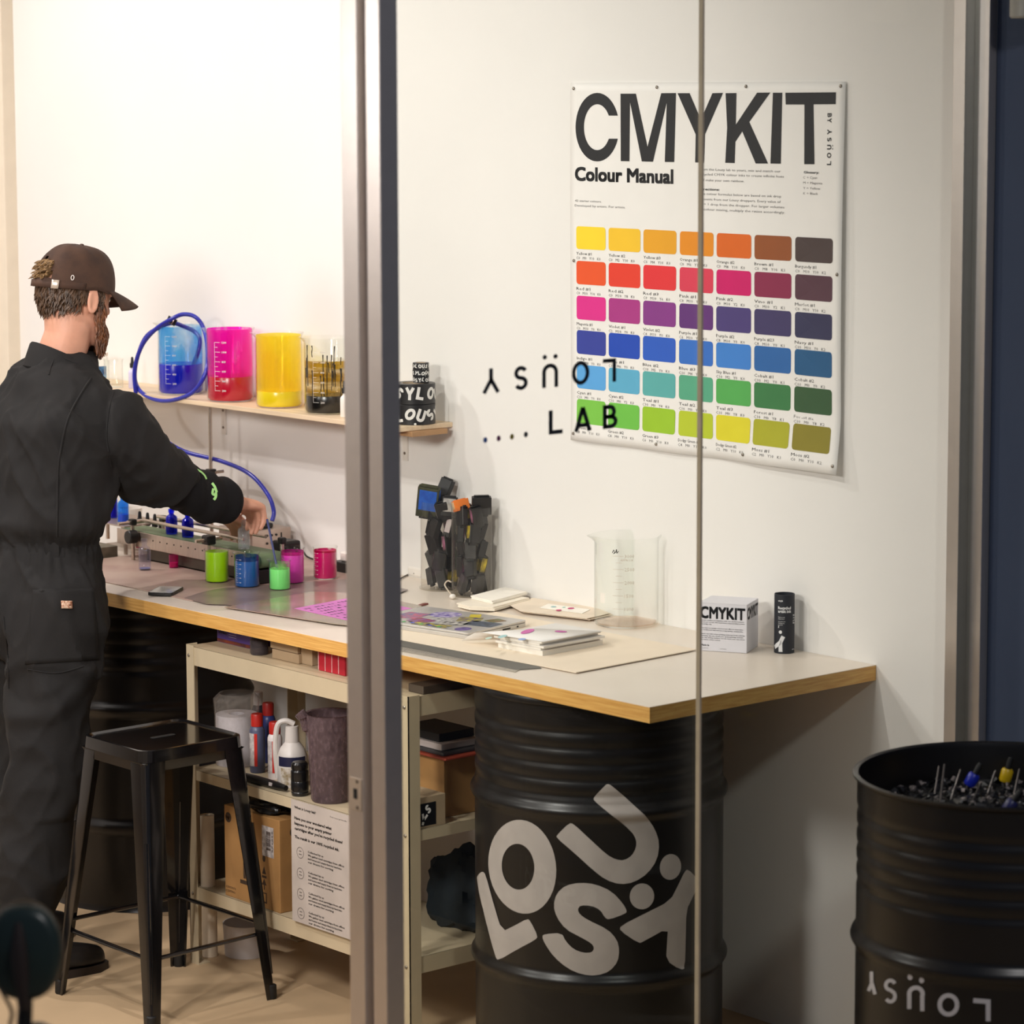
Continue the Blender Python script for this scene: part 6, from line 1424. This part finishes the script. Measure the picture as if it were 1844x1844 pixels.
def patch(quad, nu, nv, off, name, m_, parent=cob, tree=None, label=None):
    """panel laid on the cloth, corner pixels clockwise from top left"""
    (x0, y0), (x1, y1), (x2, y2), (x3, y3) = quad; v = []; f = []; ok = {}
    for i in range(nu+1):
        for j in range(nv+1):
            s, t_ = i/nu, j/nv; x = (x0*(1-s)+x1*s)*(1-t_)+(x3*(1-s)+x2*s)*t_; y = (y0*(1-s)+y1*s)*(1-t_)+(y3*(1-s)+y2*s)*t_
            h_ = hit(x, y, off, tree)
            if h_ is not None: ok[(i, j)] = len(v); v.append(h_)
    for i in range(nu):
        for j in range(nv):
            q = [(i, j), (i+1, j), (i+1, j+1), (i, j+1)]
            if all(k in ok for k in q):
                pp_ = [v[ok[k]] for k in q]
                if max((pp_[a]-pp_[(a+1) % 4]).length for a in range(4)) < 0.06: f.append(tuple(ok[k] for k in q))
    o = child(name, MB().add(v, f), m_, parent, label); sm = o.modifiers.new('th', 'SOLIDIFY'); sm.thickness = off*0.9; sm.offset = -1
    return o
ridge([(164, 681), (150, 702), (125, 747), (112, 794), (105, 846), (103, 924), (103, 966)], 0.0034)
ridge([(205, 706), (196, 740), (192, 790), (200, 840)], 0.0022)
ridge([(12, 627), (60, 634), (100, 640), (140, 655)], 0.0022)
ridge([(100, 640), (92, 660), (88, 675)], 0.002)
ridge([(6, 1110), (14, 1180), (16, 1240)], 0.002)
patch([(60, 1062), (168, 1059), (178, 1188), (46, 1196)], 16, 16, 0.0030, 'pocket', m_cov_)
ridge([(60, 1063), (110, 1066), (168, 1061)], 0.0026); ridge([(50, 1205), (100, 1212), (150, 1200)], 0.0022)
# small woven badge on the pocket
bd = patch([(108, 1083), (127, 1083), (127, 1096), (108, 1096)], 4, 4, 0.0046, 'badge', mat('badge cloth', (226, 196, 170), 0.7, rgb2=(150, 84, 50), vscale=160))
c = hit(117.5, 1089.5, 0.0056); rv = CR.copy(); uv = CU.copy(); m = MB()
put_text(m, 'Dickies', c-uv*0.0022, rv, uv, h=0.0045, wid=0.022, bold=0.04, align='c', res=1); child('badge_lettering', m, mat('badge dark thread', (60, 40, 40), 0.7), bd)['kind'] = 'stuff'
# waistband
wb_ = []
for z, k in ((-0.026, 0.004), (-0.022, 0.009), (0.0, 0.010), (0.022, 0.009), (0.026, 0.004)):
    r_ = []
    for i in range(120):
        t = 2*PI*i/120; g = 0.0022*math.sin(t*31)+0.0015*math.sin(t*53)
        ca, sa = math.cos(t), math.sin(t); r_.append(WAI+EZ*(0.008+z)+mr*((0.156+k+g)*math.copysign(abs(ca)**0.92, ca))+mf*((0.103+k+g)*math.copysign(abs(sa)**0.92, sa)))
    wb_.append(r_)
child('waistband', MB().loft(wb_, caps=False), m_cov_, cob)
# collar
cl = []
nx_ = (HEAD-NKB).normalized()
for h_, a, b in ((0.052, 0.074, 0.074), (0.056, 0.079, 0.079), (0.052, 0.083, 0.083), (0.020, 0.095, 0.094), (-0.004, 0.106, 0.102), (-0.008, 0.104, 0.100), (0.010, 0.090, 0.090)):
    r_ = []
    for i in range(48):
        t = 2*PI*i/48; back = (1-math.sin(t))/2                       # 1 at the nape, 0 at the throat
        dz = h_*(0.45+0.55*back)-0.050*(1-back)-0.0
        r_.append(NKB-EZ*0.006+mr*(a*math.cos(t))+mf*(b*math.sin(t)+0.006)+EZ*dz)
    cl.append(r_)
child('collar', MB().loft(cl, caps=False), m_cov_, cob)
# sweater sleeves
m_sw = mat('black sweater jersey', (24, 23, 24), 0.9, var=0.1, vscale=10, bump=0.2, bscale=500, spec=0.2)
def sleeve(pts, rad, name='sweater_sleeve', seed=0):
    P = smooth_path(pts, 8); n = len(P); R_ = []
    for i in range(n):
        s = i/(n-1)*(len(rad)-1); k = min(int(s), len(rad)-2); R_.append(rad[k]+(rad[k+1]-rad[k])*(s-k))
    mb = MB(); mb.tube(P, R_, 22); mb.sphere(P[0], R_[0], 14, 8)
    ax = (P[-1]-P[0]).normalized()
    def fo(p, nr):
        a = (p-P[0]).dot(ax); q = p*1.0
        return 0.0040*math.sin(a*95+3*noise.noise(q*9)+nr.z*2.2)*min(1, max(0.25, a*4))+0.005*noise.noise(q*13)
    return remesh(mb, 0.0052, 2, name, fo)
sl = child('sweater_sleeve', sleeve([RE1, RE2, RF+Vector((0, 0, -0.004)), RW-(RW-RF)*0.25, RW+(RW-RF)*0.03], [0.058, 0.060, 0.066, 0.056, 0.034]), m_sw)
child('sweater_sleeve', sleeve([LS.lerp(LE, .5), LE, LE.lerp(LW, .6), LW-(LW-LE)*0.06], [0.06, 0.062, 0.058, 0.036]), m_sw)
tS = bvh_of(sl)
hm = [RE2.lerp(RE1, .22)+((RE2-RE1).normalized())*0.0]
# printed green letters on the sleeve, drawn as flat strokes on the cloth
m_gr = mat('pale green print', (170, 226, 140), 0.7)
Zg = lambda zx, zy: (300+zx/10.244, 790+zy/10.244)
def cloth_stroke(pts, wpx):
    v = []; f = []
    for q in ribbon([(p.x, p.y) for p in smooth_path([(a, b, 0) for a, b in pts], 4)], wpx*1.5):
        h4 = [hit(*Zg(p[0]-45, p[1]+60), 0.0012, tS) for p in q]
        if all(h is not None for h in h4): o = len(v); v += h4; f.append((o, o+1, o+2, o+3))
    return v, f
for st_ in ([([(345, 365), (400, 395), (450, 430)], 42), ([(455, 430), (480, 500), (530, 590)], 34), ([(430, 410), (500, 415), (540, 470), (600, 590), (585, 620)], 36)],
            [([(600, 510), (680, 560), (740, 620), (775, 690)], 20)],
            [([(880, 760), (930, 830), (965, 930)], 30), ([(905, 860), (890, 950), (940, 980)], 30), ([(950, 930), (950, 1010), (915, 1065)], 32)]):
    m = MB()
    for pts, wpx in st_:
        v, f = cloth_stroke(pts, wpx)
        if v: m.add(v, f)
    if m.v: child('printed_letter', m, m_gr, sl)
# shoes
m_shoe = mat('black boot leather', (24, 21, 20), 0.4, var=0.2, vscale=20); m_sole = mat('dark rubber sole', (40, 30, 24), 0.6)
def shoe(A, ang, label):
    d = Vector((math.cos(ang), math.sin(ang), 0)); r_ = Vector((d.y, -d.x, 0)); heel = Vector((A.x, A.y, 0))-d*0.075
    rings = []
    for s, wd, h in ((0.0, 0.024, 0.075), (0.02, 0.034, 0.10), (0.08, 0.038, 0.115), (0.13, 0.040, 0.095), (0.19, 0.046, 0.068), (0.25, 0.046, 0.054), (0.285, 0.034, 0.044), (0.30, 0.014, 0.030)):
        c = heel+d*s
        rings.append([c+r_*(wd*x)+EZ*(0.018+h*z) for x, z in ((-1, 0), (-1.02, 0.25), (-0.9, 0.6), (-0.6, 0.9), (0, 1.0), (0.6, 0.9), (0.9, 0.6), (1.02, 0.25), (1, 0))])
    sh_ = child('boot', MB().loft(rings), m_shoe, label=label)
    sh_.modifiers.new('s', 'SUBSURF').levels = 1; sh_.modifiers['s'].render_levels = 1
    child('sole', MB().slab([heel+d*s+r_*(wd) for s, wd in ((-0.004, -0.02), (0.05, -0.038), (0.19, -0.048), (0.27, -0.044), (0.304, -0.02), (0.304, 0.02), (0.27, 0.044), (0.19, 0.048), (0.05, 0.038), (-0.004, 0.02))], EZ*0.020), m_sole, sh_)
    child('lace', MB().tube(smooth_path([heel+d*0.15+r_*x+EZ*(0.112+z) for x, z in ((-0.03, -0.03), (-0.012, -0.006), (0.012, -0.006), (0.03, -0.03))]), 0.003, 6), mat('lace cord', (54, 44, 36), 0.7), sh_)
shoe(RA, -0.12, None); shoe(LA, 0.05, None)

# ---- cap
m_cap = mat('brown cotton cap', (74, 50, 36), 0.85, var=0.12, vscale=22, bump=0.2, bscale=600, rgb2=(58, 39, 30))
n1, n2 = 64, 18; v = []; f = []; idx = {}
for j in range(n2+1):
    tt = j/n2
    for i in range(n1):
        t = 2*PI*i/n1; zz = 0.014+0.112*math.sin(tt*PI/2)**0.92; k = math.cos(tt*PI/2)**0.62
        seam = 1-0.012*math.exp(-((((t/(PI/3)) % 1)-0.5)/0.06)**2)*0
        back = max(0.0, -math.sin(t)); arch = back > 0.90 and 0.14 < tt < 0.36
        idx[(i, j)] = len(v)
        v.append(hp_(-0.002+0.1075*k*math.sin(t)-0.010*back*(1-tt), 0.0865*k*math.cos(t), zz-0.012*back*(1-tt)+0.0015*math.sin(t*9+tt*7)))
for j in range(n2):
    tt = (j+0.5)/n2
    for i in range(n1):
        t = 2*PI*(i+0.5)/n1; back = -math.sin(t)
        lim = 0.42*math.sqrt(max(0, 1-(math.acos(max(-1, min(1, back)))/0.52)**2)) if back > math.cos(0.52) else 0
        if 0.13 < tt < lim: continue
        a = (i+1) % n1; f.append((idx[(i, j)], idx[(a, j)], idx[(a, j+1)], idx[(i, j+1)]))
cap = child('cap', MB().add(v, f), m_cap, label='brown cotton cap with a strap at the back'); so = cap.modifiers.new('t', 'SOLIDIFY'); so.thickness = 0.003; so.offset = -1
bv = []; bf = []; nb, nr = 24, 8
for i in range(nb+1):
    t = PI/2+(i/nb-0.5)*2*1.02
    for j in range(nr+1):
        s = j/nr; L = 0.086*(math.cos((i/nb-0.5)*2*1.1))**0.7
        bx_ = hp_(-0.002+0.107*math.sin(t), 0.086*math.cos(t), 0.022)
        bv.append(bx_+hF*(L*s)-hU*(0.012*s*s+0.012*s+0.034*(math.cos(t)**2)*(0.2+0.8*s))+hU*0.004)
for i in range(nb):
    for j in range(nr): a = i*(nr+1)+j; bf.append((a, a+nr+1, a+nr+2, a+1))
br = child('brim', MB().add(bv, bf), m_cap, cap); so = br.modifiers.new('t', 'SOLIDIFY'); so.thickness = 0.004
child('button', MB().sphere(hp_(-0.002, 0, 0.127), 0.006, 12, 8, (1, 1, 0.6)), m_cap, cap)
def band(t0, t1, z0, z1, off, name, m_, n=26):
    v = []; f = []
    for i in range(n+1):
        t = t0+(t1-t0)*i/n; back = max(0.0, -math.sin(t))
        for z in (z0, z1): v.append(hp_(-0.002+(0.1075+off)*math.sin(t)-0.010*back, (0.0865+off)*math.cos(t), z-0.012*back))
    for i in range(n): f.append((2*i, 2*i+2, 2*i+3, 2*i+1))
    o = child(name, MB().add(v, f), m_, cap); so = o.modifiers.new('t', 'SOLIDIFY'); so.thickness = 0.002; return o
band(-PI*0.5-0.75, -PI*0.5+1.35, 0.013, 0.031, 0.0025, 'strap', m_cap)
band(-PI*0.5+0.56, -PI*0.5+0.74, 0.011, 0.033, 0.0050, 'buckle', mat('pale metal buckle', (214, 200, 184), 0.35, metal=0.4), 4)
e0 = -PI*0.5+0.98; child('eyelet', MB().tube([hp_(-0.002+0.111*math.sin(e0+0.035*math.cos(a)), 0.090*math.cos(e0+0.035*math.cos(a)), 0.036+0.006*math.sin(a)) for a in [2*PI*i/14 for i in range(15)]], 0.0011, 6, caps=False), mat('white thread', (226, 220, 214), 0.6), cap)
# ---- hair and beard as many short locks
def locks(name, pts_fn, count, m_, seed, ln, rad):
    rn = random.Random(seed); m = MB()
    for _ in range(count):
        p, out, down = pts_fn(rn)
        L = ln*rn.uniform(0.7, 1.25); side = out.cross(down)*rn.uniform(-0.35, 0.35)
        P = [p-out*0.002, p+out*0.004+down*L*0.35, p+out*0.007+down*L*0.7+side*L*0.4, p+out*(0.005+rn.uniform(-.003, .004))+down*L+side*L*0.8]
        m.tube(P, [rad, rad*1.05, rad*0.8, rad*0.15], 5)
    return child(name, m, m_)
m_hair = mat('brown hair', (92, 66, 44), 0.5, var=0.35, vscale=140, rgb2=(58, 42, 30), stretch=(1, 1, 0.3))
m_beard = mat('auburn beard', (134, 82, 46), 0.55, var=0.35, vscale=140, rgb2=(86, 52, 32), stretch=(1, 1, 0.3))
def prof(u_):
    for (z0, c0_, a0_, b0_), (z1_, c1_, a1_, b1_) in zip(HR_, HR_[1:]):
        if z0 <= u_ <= z1_:
            k = (u_-z0)/(z1_-z0); return c0_+(c1_-c0_)*k, a0_+(a1_-a0_)*k, b0_+(b1_-b0_)*k
    return HR_[5][1:]
def scalp(rn):
    t = -PI/2+rn.uniform(-1.55, 1.55); u_ = rn.uniform(-0.050+0.030*abs(t+PI/2)/1.5, 0.022)
    if abs(t+PI/2) > 1.30: u_ = rn.uniform(0.0, 0.02)
    c_, a_, b_ = prof(u_); p = hp_(c_+b_*math.sin(t)-0.002, a_*math.cos(t), u_); out = (hF*math.sin(t)*a_+hR*math.cos(t)*b_).normalized()
    return p, out, (-hU*0.95-hF*0.10).normalized()
locks('hair', scalp, 620, m_hair, 21, 0.028, 0.0032)
def tuft(rn):
    t = -PI/2+rn.uniform(-0.42, 0.42); u_ = rn.uniform(0.03, 0.075); c_, a_, b_ = prof(u_)
    p = hp_(c_+b_*math.sin(t)-0.004, a_*math.cos(t), u_); out = (hF*math.sin(t)*a_+hR*math.cos(t)*b_).normalized()
    return p, out, (-hU*0.5-hF*0.8+hR*rn.uniform(-.3, .3)).normalized()
locks('hair_tuft', tuft, 140, mat('sandy hair', (150, 118, 78), 0.5, var=0.3, vscale=140, rgb2=(96, 72, 46)), 5, 0.020, 0.003)
def jaw(rn):
    t = PI/2+rn.choice((-1, 1))*rn.uniform(0.0, 1.45); lo = -0.118; hi = -0.012 if abs(t-PI/2) > 1.0 else -0.062
    u_ = rn.uniform(lo, hi); c_, a_, b_ = prof(u_); p = hp_(c_+b_*math.sin(t), a_*math.cos(t), u_); out = (hF*math.sin(t)*a_+hR*math.cos(t)*b_).normalized()
    return p, (out*0.9-hU*0.3).normalized(), (-hU*0.9+hF*0.25).normalized()
locks('beard', jaw, 760, m_beard, 9, 0.030, 0.0034)
def side_(rn):
    s = rn.choice((-1, 1)); u_ = rn.uniform(-0.05, 0.02); t = PI/2-s*rn.uniform(1.15, 1.42); c_, a_, b_ = prof(u_)
    p = hp_(c_+b_*math.sin(t), a_*math.cos(t), u_); out = (hF*math.sin(t)*a_+hR*math.cos(t)*b_).normalized()
    return p, out, (-hU).normalized()
locks('sideburn', side_, 150, m_hair, 13, 0.018, 0.0026)
